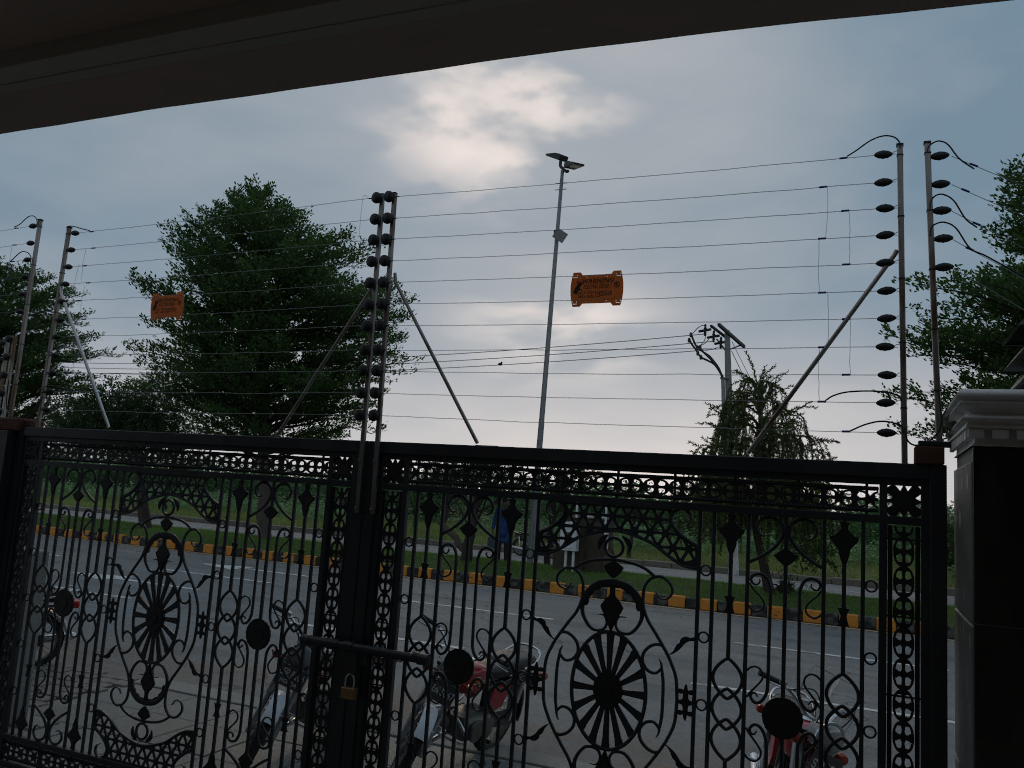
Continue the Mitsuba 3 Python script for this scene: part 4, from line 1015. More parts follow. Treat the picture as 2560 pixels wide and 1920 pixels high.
part(up, 'strut', tube([(-4.72, UY - 0.6, 7.72), (-4.50, UY, 7.42)], 0.025, 6), 'm_dark_metal')
ins3 = []
for (x, z, y) in ((-5.14, 8.06, UY - 0.45), (-4.90, 7.90, UY - 0.15), (-4.70, 7.74, UY + 0.15)):
    k = part(up, 'insulator', cat(lathe([(0.02, -0.20), (0.05, -0.17), (0.03, -0.13), (0.055, -0.10), (0.035, -0.05), (0.06, -0.02), (0.035, 0.03), (0.06, 0.06), (0.03, 0.12), (0.045, 0.16), (0.015, 0.22)], 10, (x, y, z)), cyl((x - 0.22, y, z - 0.04), (x + 0.20, y, z + 0.03), 0.045, 8)), 'm_black_cable')
    ins3.append((x, y, z))
P_ = lambda pts, y=UY: [(a, y - 0.25, b) for a, b in pts]
cables = [([(-5.61, 7.984), (-5.459, 8.161), (-5.323, 8.257), (-5.22, 8.273), (-5.165, 8.192), (-5.16, 8.08)], 0.014), ([(-5.04, 8.12), (-4.96, 8.19), (-4.88, 8.14), (-4.86, 8.0)], 0.014),
          ([(-5.644, 7.967), (-5.586, 7.805), (-5.473, 7.571), (-5.365, 7.482), (-5.115, 7.249), (-4.849, 6.984), (-4.671, 6.739), (-4.53, 6.477)], 0.034),
          ([(-5.707, 7.771), (-5.596, 7.591), (-5.468, 7.429), (-5.384, 7.286), (-5.285, 7.162), (-5.074, 7.055), (-4.848, 6.931), (-4.68, 6.72), (-4.545, 6.477)], 0.034),
          ([(-5.38, 7.45), (-5.24, 7.36), (-5.0, 7.20), (-4.83, 7.0), (-4.66, 6.76), (-4.56, 6.48)], 0.030), ([(-5.33, 7.56), (-5.15, 7.66), (-5.0, 7.87)], 0.012), ([(-5.35, 7.55), (-5.2, 7.72), (-5.14, 7.98)], 0.012),
          ([(-5.30, 7.46), (-5.18, 7.41), (-5.10, 7.40), (-4.85, 7.46), (-4.55, 7.56)], 0.010)]
for pts, r in cables:
    part(up, 'cable', tube(smooth_path(P_(pts), 5), r, 8), 'm_black_cable')
for x, z in ((-5.66, 7.95), (-5.71, 7.76), (-5.42, 7.50), (-5.33, 7.50), (-5.40, 7.30), (-5.29, 7.16)):
    part(up, 'cable_boot', lathe([(0.0, -0.09), (0.045, -0.07), (0.055, 0), (0.04, 0.07), (0.0, 0.09)], 10, (x, UY - 0.25, z)), 'm_black_cable')
part(up, 'stay_wire', tube([(-4.31, UY, 7.75), (-3.10, UY + 0.5, 5.3), (-1.6, UY + 1.0, 2.4), (-0.4, UY + 1.4, 0.1)], 0.010, 5), 'm_wire')
part(up, 'stay_wire', tube([(-4.31, UY, 7.42), (-3.3, UY + 0.3, 5.3), (-1.9, UY + 0.8, 2.4), (-0.8, UY + 1.2, 0.1)], 0.012, 5), 'm_black_cable')
for i, (z1, zm, lab) in enumerate(((7.93, 7.065, 'upper'), (7.73, 6.877, 'middle'), (7.53, 6.689, 'lower'))):
    x1, y1 = (-5.14, -4.90, -4.70)[i], (UY - 0.45, UY - 0.15, UY + 0.15)[i]
    xs = np.concatenate([np.linspace(x1, -30, 20), np.linspace(-32, -75, 16)])
    u = (xs - x1) / (-55 - x1)
    z = z1 + (-1.06 * 4 * u * (1 - u)) + 0.12 * u
    solo('power_line', f'{lab} of the three power lines running left from the utility pole', 'power line', tube(np.column_stack([xs, np.full_like(xs, y1), z]), 0.013, 6), 'm_black_cable', 50, 'power lines from the utility pole')
st = solo('marker_stone', 'whitish tapered concrete stone at the foot of the utility pole', 'stone', hull([(-3.98 + a, UY - 0.32 + b, z) for a, b, z in ((-0.17, -0.1, 0), (0.17, -0.1, 0), (0.17, 0.1, 0), (-0.17, 0.1, 0), (-0.05, -0.08, 1.15), (0.07, -0.08, 1.2), (0.07, 0.08, 1.2), (-0.05, 0.08, 1.15))]), 'm_white_stone', False)
bd = thing('bird', 'small dark bird perched on a power line', 'bird')
bx = np.array([-12.95, UY + 0.1, 6.93])
part(bd, 'body', cat(moved(trimesh.creation.icosphere(2), np.diag([0.085, 0.05, 0.06]) @ np.eye(3), bx + [0, 0, 0.06]), moved(trimesh.creation.icosphere(2), np.eye(3) * 0.035, bx + [0.06, 0, 0.125]), hull([bx + np.array(p) for p in ((-0.05, -0.02, 0.05), (-0.05, 0.02, 0.05), (-0.19, -0.015, 0.0), (-0.19, 0.015, 0.0), (-0.05, 0, 0.08))])), 'm_black_cable', 40)

# ------------------------------------------------------------------ meter box and brown cabinet on the median
mb = thing('meter_box', 'pale grey metal meter box on two white legs in front of the brown cabinet', 'electric box')
by = 20.05
part(mb, 'housing', box(-7.13, -6.70, by, by + 0.25, 0.80, 1.40, 0.008), 'm_white_paint', False)
part(mb, 'roof', hull([(x, y, z) for x, y, z in ((-7.18, by - 0.05, 1.40), (-6.65, by - 0.05, 1.40), (-6.65, by + 0.3, 1.40), (-7.18, by + 0.3, 1.40), (-6.96, by - 0.05, 1.52), (-6.88, by - 0.05, 1.52), (-6.96, by + 0.3, 1.52), (-6.88, by + 0.3, 1.52))]), 'm_white_paint', False)
part(mb, 'door', box(-7.09, -6.745, by - 0.012, by, 0.86, 1.35, 0.004), 'm_white_paint', False)
part(mb, 'window', box(-6.985, -6.85, by - 0.017, by - 0.011, 1.12, 1.26, 0.002), 'm_dark_metal', False)
for x in (-6.99, -6.79):
    part(mb, 'leg', box(x - 0.03, x + 0.03, by + 0.09, by + 0.15, 0.16, 0.80, 0.004), 'm_white_paint', False)
cb = thing('cabinet', 'large dark brown equipment cabinet with white guard pipes on the median', 'cabinet')
part(cb, 'body', box(-7.30, -6.12, 20.55, 21.35, 0.2, 1.62, 0.02), 'm_brown_metal', False)
part(cb, 'plinth', box(-7.42, -6.62, 20.38, 20.56, 0.2, 0.86, 0.02), 'm_brown_metal', False)
part(cb, 'door', box(-6.64, -6.16, 20.53, 20.55, 0.3, 1.55, 0.006), 'm_brown_metal', False)
for x, w in ((-6.55, 0.13), (-6.20, 0.12)):
    part(cb, 'guard_pipe', cat(box(x - w, x + w, 20.45, 20.50, 1.66, 1.70, 0.004)), 'm_white_paint', False)
for x, z0, z1 in ((-6.86, 1.62, 2.12), (-6.08, 1.25, 1.95), (-6.02, 0.9, 1.3)):
    part(cb, 'guard_pipe', box(x - 0.026, x + 0.026, 20.44, 20.49, z0, z1, 0.006), 'm_white_paint', False)
part(cb, 'cap', hull([(x, y, z) for x, y, z in ((-7.34, 20.5, 1.62), (-6.08, 20.5, 1.62), (-6.08, 21.4, 1.62), (-7.34, 21.4, 1.62), (-7.2, 20.9, 1.74), (-6.2, 20.9, 1.74))]), 'm_brown_metal', False)

# ------------------------------------------------------------------ motorcycles
mat('m_tyre', mikit.proc(lambda p, n, uv: mix((0.016, 0.016, 0.016), (0.06, 0.052, 0.042), ss(0.4, 0.7, fb(p.x * 12, p.y * 12, p.z * 12, 3)))), 0.85)
mat('m_chrome', (0.62, 0.63, 0.64), 0.16, 1.0)
mat('m_alloy', mikit.proc(lambda p, n, uv: mix((0.24, 0.235, 0.225), (0.10, 0.085, 0.065), fb(p.x * 16, p.y * 16, p.z * 16, 4))), 0.5, 0.6)
mat('m_red_paint', (0.28, 0.012, 0.018), 0.22, 0.0, clearcoat=0.8, clearcoat_gloss=0.9)
mat('m_black_paint', (0.012, 0.012, 0.014), 0.22, 0.0, clearcoat=0.8, clearcoat_gloss=0.9)
mat('m_seat', (0.014, 0.014, 0.015), 0.42)
mat('m_rubber', (0.014, 0.014, 0.014), 0.7)
mat('m_fork_grey', (0.33, 0.33, 0.335), 0.35, 0.5)
mat('m_white_fender', (0.58, 0.60, 0.64), 0.3, 0.0, clearcoat=0.5)
mat('m_plate_face', (0.055, 0.055, 0.055), 0.5)
mat('m_plate_print', (0.62, 0.62, 0.58), 0.6)
mat('m_gold', (0.34, 0.24, 0.10), 0.4, 0.6)
mat('m_amber', (0.30, 0.030, 0.008), 0.3)
mat('m_red_lens', (0.35, 0.01, 0.012), 0.25)
mat('m_lens', (0.30, 0.32, 0.33), 0.12, 0.3)
scene['m_visor'] = {'type': 'thindielectric', 'int_ior': 1.49}


def wheel_meshes(cx, cz):
    tyre = lathe([(0.232, -0.022), (0.245, -0.033), (0.268, -0.037), (0.285, -0.022), (0.290, 0), (0.285, 0.022), (0.268, 0.037), (0.245, 0.033), (0.232, 0.022), (0.232, -0.022)], 40, (cx, 0, cz), 'y')
    tread = []
    for k in range(48):
        a = k * 2 * math.pi / 48
        for s in (-1, 1):
            b = box(-0.012, 0.012, s * 0.018 - 0.009, s * 0.018 + 0.009, 0.281, 0.2935)
            tread.append(moved(b, rot('y', math.degrees(a) + s * 2), (cx, 0, cz)))
    rim = lathe([(0.222, -0.030), (0.236, -0.032), (0.236, -0.024), (0.228, -0.012), (0.226, 0), (0.228, 0.012), (0.236, 0.024), (0.236, 0.032), (0.222, 0.030), (0.216, 0.0), (0.222, -0.030)], 40, (cx, 0, cz), 'y')
    hub = lathe([(0.0, -0.075), (0.03, -0.075), (0.062, -0.055), (0.066, -0.05), (0.045, -0.035), (0.04, 0.02), (0.066, 0.045), (0.062, 0.058), (0.02, 0.07), (0.0, 0.07)], 24, (cx, 0, cz), 'y')
    sp = []
    for k in range(28):
        a, s = k * 2 * math.pi / 28, (-1, 1)[k % 2]
        a2 = a + (0.38 if k % 4 < 2 else -0.38)
        sp.append(tube([(cx + 0.05 * math.cos(a), s * 0.042, cz + 0.05 * math.sin(a)), (cx + 0.22 * math.cos(a2), 0, cz + 0.22 * math.sin(a2))], 0.0019, 4))
    return cat(tyre, *tread), rim, hub, cat(*sp)


def loft(sections, n=20, p=0.75):
    """Sections (x, y0, z0, half width, half height, exponent) skinned along x."""
    v = []
    t = np.arange(n) * 2 * np.pi / n
    for x, zc, hw_, hh, e in sections:
        c, s = np.cos(t), np.sin(t)
        v.append(np.column_stack([np.full(n, x), hw_ * np.sign(c) * np.abs(c) ** e, zc + hh * np.sign(s) * np.abs(s) ** e]))
    m = len(sections)
    v = np.vstack(v + [v[0].mean(0)[None], v[-1].mean(0)[None]])
    i, j = np.meshgrid(np.arange(m - 1), np.arange(n), indexing='ij')
    f = np.stack([i * n + j, i * n + (j + 1) % n, (i + 1) * n + (j + 1) % n, (i + 1) * n + j], -1).reshape(-1, 4)
    f = np.vstack([f[:, [0, 2, 1]], f[:, [0, 3, 2]]])
    k = np.arange(n)
    f = np.vstack([f, np.stack([np.full(n, m * n), k, (k + 1) % n], 1), np.stack([np.full(n, m * n + 1), (m - 1) * n + (k + 1) % n, (m - 1) * n + k], 1)])
    return trimesh.Trimesh(v, f, process=False)


def fender(cx, cz, r, a0, a1, w, t=0.004, n=18):
    ang = np.radians(np.linspace(a0, a1, n))
    prof_ = [(-w / 2, -0.028), (-w / 2, -0.010), (-w * 0.36, 0.0), (0, 0.006), (w * 0.36, 0.0), (w / 2, -0.010), (w / 2, -0.028)]
    prof_ = prof_ + [(a, b - t) for a, b in prof_[::-1]]
    m = len(prof_)
    v = np.array([[(cx + (r + b) * math.cos(a), y, cz + (r + b) * math.sin(a)) for y, b in prof_] for a in ang]).reshape(-1, 3)
    i, j = np.meshgrid(np.arange(n - 1), np.arange(m), indexing='ij')
    f = np.stack([i * m + j, i * m + (j + 1) % m, (i + 1) * m + (j + 1) % m, (i + 1) * m + j], -1).reshape(-1, 4)
    f2 = np.array([[k, m - 2 - k if False else m - 1 - k, m - 2 - k, k + 1] for k in range(m // 2 - 1)])
    return cat((v, np.vstack([f, f2[:, ::-1], f2 + (n - 1) * m])))


def motorcycle(label, rear, heading, lean, steer, tank='m_red_paint', plate_text=None, plate_sub=None, front='m_white_fender', screen=False, rear_mat='m_black_paint', group=None, simple=False):
    t = thing('motorcycle', label, 'motorcycle', group)
    h = np.array([*heading, 0.0]); h /= np.linalg.norm(h)
    R = np.column_stack([h, np.cross([0, 0, 1], h), [0, 0, 1]]) @ rot('x', -lean)
    B_ = np.eye(4); B_[:3, :3] = R; B_[:3, 3] = (*rear, 0.012)
    ax_ = np.array([-0.454, 0, 0.891]); hd = np.array([0.93, 0, 0.80])
    Sr = rot(ax_, -steer)
    F_ = np.eye(4); F_[:3, :3] = Sr; F_[:3, 3] = hd - Sr @ hd
    F_ = B_ @ F_
    a = lambda nm, m, mt, front_=False, sm=40, par=None, **k: part(par or t, nm, m, mt, sm, xf=F_ if front_ else B_, **k)
    for fr, cx in ((False, 0.0), (True, 1.2)):
        ty, rim, hub, sp = wheel_meshes(cx, 0.285)
        w = a('wheel', rim, 'm_alloy', fr)
        a('tyre', ty, 'm_tyre', fr, par=w); a('hub', hub, 'm_alloy', fr, par=w); a('spokes', sp, 'm_alloy', fr, par=w, kind='stuff')
    for s in (-1, 1):
        a('fork_leg', cat(tube([(1.205, s * 0.088, 0.275), (1.195, s * 0.088, 0.32), (1.07, s * 0.088, 0.55)], [0.022, 0.024, 0.024], 12), tube([(1.075, s * 0.088, 0.54), (0.925, s * 0.088, 0.835)], 0.031, 12)), 'm_fork_grey', True)
    a('yoke', box(0.88, 0.98, -0.12, 0.12, 0.83, 0.855, 0.006), 'm_black_paint', True)
    a('front_fender', fender(1.2, 0.285, 0.325, 42, 150, 0.105), front, True)
    a('fender_stay', cat(*[tube([(1.2, s * 0.062, 0.285), (1.20 + 0.33 * math.cos(math.radians(q)), s * 0.060, 0.285 + 0.315 * math.sin(math.radians(q)))], 0.004, 6) for s in (-1, 1) for q in (60, 150)]), 'm_chrome', True, kind='stuff')
    hl = a('headlight', lathe([(0.0, -0.15), (0.045, -0.14), (0.080, -0.09), (0.095, -0.02), (0.098, 0.0), (0.090, 0.008), (0.0, 0.008)], 24, (1.065, 0, 0.875), 'x'), 'm_fork_grey' if screen else 'm_black_paint', True)
    a('lens', lathe([(0.088, 0.004), (0.08, 0.018), (0.05, 0.030), (0.0, 0.036)], 24, (1.065, 0, 0.875), 'x'), 'm_lens', True, par=hl)
    a('rim', lathe([(0.088, 0.0), (0.100, 0.002), (0.101, 0.012), (0.088, 0.012), (0.088, 0.0)], 24, (1.065, 0, 0.875), 'x'), 'm_chrome', True, par=hl)
    a('speedometer', cat(lathe([(0.0, -0.05), (0.04, -0.045), (0.048, 0.0), (0.044, 0.012), (0.0, 0.013)], 18, (0.955, 0.03, 0.935))), 'm_black_plastic', True)
    hb_ = smooth_path([(0.775, 0.375, 1.010), (0.80, 0.25, 1.015), (0.845, 0.17, 0.995), (0.895, 0.10, 0.945), (0.91, 0.04, 0.925), (0.91, -0.04, 0.925), (0.895, -0.10, 0.945), (0.845, -0.17, 0.995), (0.80, -0.25, 1.015), (0.775, -0.375, 1.010)], 4)
    bar_ = a('handlebar', tube(hb_, 0.0112, 10), 'm_chrome', True)
    for s in (-1, 1):
        g = np.array([(0.772, s * 0.385, 1.010), (0.798, s * 0.262, 1.0145)])
        a('grip', tube([g[0], g[0] + (g[1] - g[0]) * 0.06, g[1] + (g[0] - g[1]) * 0.02, g[1]], [0.019, 0.0165, 0.0165, 0.019], 12), 'm_rubber', True, par=bar_)
        a('switch_box', box(0.79, 0.83, s * 0.235 - 0.02, s * 0.235 + 0.02, 0.995, 1.04, 0.006), 'm_fork_grey', True, par=bar_)
        a('lever', tube(smooth_path([(0.835, s * 0.215, 1.010), (0.875, s * 0.26, 1.005), (0.872, s * 0.34, 1.0), (0.862, s * 0.385, 0.997)], 4), [0.006] * 13, 8), 'm_bright_steel', True, par=bar_)
        a('indicator', cat(lathe([(0, -0.045), (0.025, -0.035), (0.034, 0.0), (0.028, 0.03), (0, 0.036)], 14, (1.02, s * 0.175, 0.80), 'x'), tube([(1.0, s * 0.09, 0.80), (1.01, s * 0.16, 0.80)], 0.008, 8)), 'm_amber', True)
        a('control_cable', tube(smooth_path([(0.87, s * 0.22, 1.010), (0.98, s * 0.16, 1.08), (1.03, s * 0.10, 1.00), (0.99, s * 0.06, 0.88)], 5), 0.0042, 6), 'm_black_cable', True)
    if plate_text:
        pk = a('number_plate', hull([(1.128, y, z) for y, z in ((-0.105, 0.65), (0.105, 0.65), (0.105, 0.805), (-0.105, 0.805))] + [(1.133, y, z) for y, z in ((-0.105, 0.65), (0.105, 0.65), (0.105, 0.805), (-0.105, 0.805))]), 'm_plate_face', True, False)

        def ptxt(s_, hgt, zz_, w_):
            m = meshkit.text_mesh(s_, hgt, 0.0008, True)
            v = np.array(m.vertices); c_ = (v[:, 0].min() + v[:, 0].max()) / 2; k_ = min(w_ / (v[:, 0].max() - v[:, 0].min()), 1.0)
            a('lettering', trimesh.Trimesh(np.column_stack([1.1335 + v[:, 2], (v[:, 0] - c_) * k_, v[:, 1] + zz_]), m.faces, process=False), 'm_plate_print', True, False, par=pk)
        ptxt(plate_text, 0.052, 0.726 if plate_sub else 0.705, 0.19)
        if plate_sub:
            ptxt(plate_sub, 0.030, 0.672, 0.13)
        a('plate_bracket', cat(box(1.06, 1.127, -0.02, 0.02, 0.75, 0.765), box(1.06, 1.127, -0.02, 0.02, 0.68, 0.695)), 'm_black_plastic', True, kind='stuff')
    # body
    a('frame', cat(tube([(0.93, 0, 0.80), (0.87, 0, 0.70), (0.60, 0, 0.62), (0.15, 0, 0.60)], 0.022, 10), tube([(0.91, 0, 0.74), (0.78, 0, 0.45), (0.70, 0, 0.30)], 0.019, 10), tube([(0.30, 0, 0.60), (0.28, 0, 0.34)], 0.022, 10), *[tube([(0.35, s * 0.10, 0.62), (-0.02, s * 0.11, 0.66), (-0.22, s * 0.10, 0.66)], 0.013, 8) for s in (-1, 1)], *[tube([(0.0, s * 0.10, 0.285), (0.33, s * 0.09, 0.34)], 0.015, 8) for s in (-1, 1)]), 'm_black_paint')
    tk = a('tank', loft([(0.42, 0.70, 0.03, 0.05, 0.8), (0.44, 0.70, 0.085, 0.085, 0.7), (0.52, 0.715, 0.115, 0.105, 0.65), (0.66, 0.735, 0.13, 0.12, 0.65), (0.78, 0.745, 0.125, 0.115, 0.7), (0.87, 0.755, 0.09, 0.085, 0.8), (0.905, 0.76, 0.04, 0.04, 0.9)]), tank, sm=50)
    a('filler_cap', lathe([(0.0, 0.84), (0.03, 0.853), (0.036, 0.865), (0.03, 0.875), (0, 0.878)], 18, (0.67, 0, 0)), 'm_chrome', par=tk)
    for s in (-1, 1):
        q = smooth_path([(0.50, 0.70), (0.56, 0.725), (0.66, 0.735), (0.74, 0.755), (0.70, 0.775), (0.66, 0.755), (0.70, 0.725), (0.80, 0.74)], 4)
        a('tank_emblem', tube(np.column_stack([q[:, 0], s * (0.126 + 0.004 - 0.10 * np.abs(q[:, 0] - 0.68) ** 1.6), q[:, 1]]), 0.0055, 6), 'm_gold', par=tk)
        a('side_panel', hull([(x, s * y, z) for x, z in ((0.12, 0.64), (0.40, 0.64), (0.42, 0.52), (0.33, 0.44), (0.20, 0.46)) for y in (0.105, 0.132)]), tank)
        a('shock', cat(tube([(0.0, s * 0.125, 0.30), (-0.03, s * 0.13, 0.46)], 0.014, 10), tube([(-0.03, s * 0.13, 0.45), (-0.06, s * 0.13, 0.64)], 0.026, 12)), 'm_chrome')
        a('footpeg', tube([(0.46, s * 0.06, 0.26), (0.46, s * 0.24, 0.265)], 0.016, 10), 'm_rubber')
    a('seat', loft([(-0.25, 0.745, 0.09, 0.03, 0.6), (-0.23, 0.75, 0.125, 0.055, 0.55), (-0.05, 0.755, 0.138, 0.06, 0.55), (0.18, 0.745, 0.13, 0.058, 0.55), (0.38, 0.735, 0.115, 0.055, 0.6), (0.47, 0.74, 0.08, 0.04, 0.7)]), 'm_seat', sm=50)
    a('grab_rail', tube(smooth_path([(0.0, 0.145, 0.74), (-0.18, 0.15, 0.77), (-0.30, 0.11, 0.82), (-0.335, 0.0, 0.835), (-0.30, -0.11, 0.82), (-0.18, -0.15, 0.77), (0.0, -0.145, 0.74)], 5), 0.010, 8), 'm_chrome')
    a('rear_fender', fender(0, 0.285, 0.345, 62, 196, 0.13), rear_mat)
    tl = a('tail_light', box(-0.40, -0.33, -0.055, 0.055, 0.625, 0.70, 0.012), 'm_red_lens')
    a('rear_plate', box(-0.405, -0.40, -0.09, 0.09, 0.49, 0.605), 'm_plate_face', sm=False)
    for s in (-1, 1):
        a('indicator', cat(lathe([(0, -0.04), (0.028, -0.03), (0.036, 0.0), (0.028, 0.035), (0, 0.04)], 14, (-0.31, s * 0.19, 0.65), 'x'), tube([(-0.29, s * 0.10, 0.65), (-0.30, s * 0.17, 0.65)], 0.009, 8)), 'm_amber')
    # engine
    en = a('engine', cat(loft([(0.28, 0.33, 0.05, 0.07, 0.7), (0.31, 0.33, 0.12, 0.10, 0.6), (0.45, 0.325, 0.135, 0.11, 0.6), (0.58, 0.32, 0.125, 0.10, 0.65), (0.63, 0.32, 0.07, 0.06, 0.8)]), *[lathe([(0.0, -0.012), (0.085, -0.012), (0.088, 0), (0.085, 0.012), (0, 0.012)], 20, (x, s * 0.14, 0.325), 'y') for x in (0.38, 0.53) for s in (-1, 1)]), 'm_alloy', sm=35)
    a('cylinder', cat(*[moved(box(-0.006, 0.006, -0.075, 0.075, -0.07, 0.07, 0.004), rot('y', 12), (0.63 + 0.021 * k, 0, 0.36 + 0.006 * k)) for k in range(8)], cyl((0.6, 0, 0.35), (0.82, 0, 0.405), 0.045, 14)), 'm_alloy', par=en)
    a('exhaust', cat(tube(smooth_path([(0.80, -0.03, 0.34), (0.84, -0.07, 0.26), (0.74, -0.12, 0.18), (0.45, -0.15, 0.185), (0.15, -0.16, 0.22)], 6), 0.019, 10), tube([(0.17, -0.16, 0.218), (0.12, -0.16, 0.223), (-0.36, -0.165, 0.275), (-0.40, -0.165, 0.28)], [0.022, 0.042, 0.045, 0.028], 14)), 'm_chrome')
    a('chain_guard', hull([(x, y, z) for x, z in ((-0.10, 0.36), (0.30, 0.42), (0.30, 0.28), (-0.12, 0.24)) for y in (0.085, 0.105)]), 'm_black_paint')
    a('crash_bar', tube(smooth_path([(0.80, 0.05, 0.50), (0.84, 0.20, 0.42), (0.82, 0.22, 0.34), (0.70, 0.10, 0.25), (0.70, -0.10, 0.25), (0.82, -0.22, 0.34), (0.84, -0.20, 0.42), (0.80, -0.05, 0.50)], 4), 0.010, 8), 'm_chrome')
    a('side_stand', cat(tube([(0.36, 0.10, 0.24), (0.40, 0.22, 0.05), (0.42, 0.26, -0.02)], 0.011, 8)), 'm_black_paint')
    a('kick_start', tube(smooth_path([(0.42, -0.15, 0.32), (0.36, -0.20, 0.36), (0.26, -0.20, 0.42), (0.25, -0.28, 0.43)], 4), 0.009, 8), 'm_chrome')
    if screen:
        ys = np.linspace(-1, 1, 13)
        v, f = [], []
        for k, z in enumerate((0.93, 1.02, 1.12, 1.21)):
            w_ = (0.17, 0.21, 0.205, 0.165)[k]
            v += [(1.03 - 0.02 * k - 0.07 * y * y, y * w_, z) for y in ys]
        for k in range(3):
            for j in range(12):
                f.append([13 * k + j, 13 * k + j + 1, 13 * k + 14 + j, 13 * k + 13 + j])
        sc = a('windscreen', cat((np.array(v), np.array(f))), 'm_visor', True)
        v = np.array(v).reshape(4, 13, 3)
        edge_ = np.vstack([v[0], v[1:3, -1], v[3, ::-1], v[1:3, 0][::-1]])
        a('screen_edge', tube(np.vstack([edge_, edge_[:1]]), 0.0042, 6), 'm_fork_grey', True, par=sc)
    return t


motorcycle('parked motorcycle with plate LEP 8106 and a white front mudguard, behind the meeting stiles', (-4.13, 6.26), (0.06, -1.0), 12, -30, 'm_black_paint', 'LEP 8106', 'HONDA')
motorcycle('parked red motorcycle with gold tank emblem, long black seat and chrome grab rail', (-2.90, 6.64), (-0.12, -1.0), 13, -35, 'm_red_paint', 'LEN 3667')
motorcycle('parked red motorcycle with a clear windscreen and plate S 9755', (-0.58, 6.33), (0.16, -0.99), 9, -34, 'm_red_paint', 'S 9755', None, 'm_red_paint', True)
motorcycle('dark motorcycle parked on the block paving at the left edge', (-8.0, 6.30), (-0.66, -0.75), 6, 10, 'm_black_paint', rear_mat='m_fork_grey')
motorcycle('small distant motorcycle standing on the far carriageway behind the street lamp', (-11.12, 27.25), (1.0, 0.03), 7, -15, 'm_black_paint')

# ------------------------------------------------------------------ the person on the median
mat('m_skin', (0.20, 0.105, 0.065), 0.55)
mat('m_blue_cloth', mikit.proc(lambda p, n, uv: mix((0.016, 0.050, 0.175), (0.024, 0.068, 0.215), fb(p.x * 9, p.y * 9, p.z * 5, 4))), 0.85)
mat('m_dark_cloth', (0.018, 0.019, 0.024), 0.85)
mat('m_hair', (0.010, 0.009, 0.008), 0.6)
mat('m_teal_bag', (0.055, 0.10, 0.115), 0.7)


def bones(segs, L=0.012, it=8):
    ms = []
    for (p, r), (q, s) in segs:
        a_, b_ = m3.Manifold.sphere(r, 20).translate(tuple(map(float, p))), m3.Manifold.sphere(s, 20).translate(tuple(map(float, q)))
        ms.append(m3.Manifold.batch_hull([a_, b_]))
    m = m3.Manifold.batch_boolean(ms, m3.OpType.Add).refine_to_length(L * 2.0).to_mesh()
    t = trimesh.Trimesh(m.vert_properties[:, :3], m.tri_verts, process=True)
    trimesh.smoothing.filter_taubin(t, lamb=0.5, nu=0.52, iterations=it)
    return t


pe = thing('person', 'person in a long blue tunic and dark trousers standing on the median', 'person')
PX = np.eye(4); PX[:3, :3] = rot('z', 14); PX[:3, 3] = (-9.06, 20.9, 0.275)       # faces -y, towards the gate
V = np.array
hipL, hipR, kneeL, kneeR, ankL, ankR = V((0.085, 0, 0.88)), V((-0.085, 0, 0.88)), V((0.105, -0.02, 0.47)), V((-0.10, -0.02, 0.47)), V((0.115, 0.02, 0.085)), V((-0.11, 0.02, 0.085))
legs = bones([((hipL, 0.095), (kneeL, 0.068)), ((kneeL, 0.068), (ankL, 0.058)), ((hipR, 0.095), (kneeR, 0.068)), ((kneeR, 0.068), (ankR, 0.058)), ((hipL, 0.1), (hipR, 0.1))])
part(pe, 'trousers', legs, 'm_dark_cloth', True, xf=PX)
shL, shR, elL, elR, wrL, wrR = V((0.185, 0.01, 1.375)), V((-0.185, 0.01, 1.375)), V((0.275, 0.0, 1.10)), V((-0.265, 0.01, 1.10)), V((0.215, -0.13, 0.93)), V((-0.285, -0.04, 0.86))
tunic = bones([((V((0, 0, 1.33)), 0.12), (V((0, 0.0, 1.015)), 0.135)), ((V((0, 0, 1.015)), 0.135), (V((0, 0, 0.80)), 0.15)), ((V((0.10, 0, 1.31)), 0.085), (V((-0.10, 0, 1.31)), 0.085)), ((V((0.08, 0, 1.015)), 0.10), (V((0.13, 0, 0.60)), 0.10)), ((V((-0.08, 0, 1.015)), 0.10), (V((-0.13, 0, 0.60)), 0.10)),
               ((V((0.13, 0, 0.60)), 0.10), (V((-0.13, 0, 0.60)), 0.10)), ((shL, 0.066), (elL, 0.056)), ((elL, 0.056), (wrL + (elL - wrL) * 0.12, 0.044)), ((shR, 0.066), (elR, 0.056)), ((elR, 0.056), (wrR + (elR - wrR) * 0.12, 0.044)), ((V((0.06, 0, 1.37)), 0.07), (shL, 0.07)), ((V((-0.06, 0, 1.37)), 0.07), (shR, 0.07))])
part(pe, 'tunic', tunic, 'm_blue_cloth', True, xf=PX)
head = bones([((V((0, 0.02, 1.36)), 0.058), (V((0, 0.0, 1.49)), 0.055)), ((V((0, 0.012, 1.615)), 0.098), (V((0, -0.012, 1.58)), 0.090)), ((V((0, -0.035, 1.535)), 0.058), (V((0, -0.02, 1.60)), 0.078)), ((V((0, -0.103, 1.585)), 0.011), (V((0, -0.095, 1.612)), 0.008)),
              ((V((0.085, 0.015, 1.575)), 0.014), (V((0.09, 0.02, 1.61)), 0.016)), ((V((-0.085, 0.015, 1.575)), 0.014), (V((-0.09, 0.02, 1.61)), 0.016))], 0.007, 5)


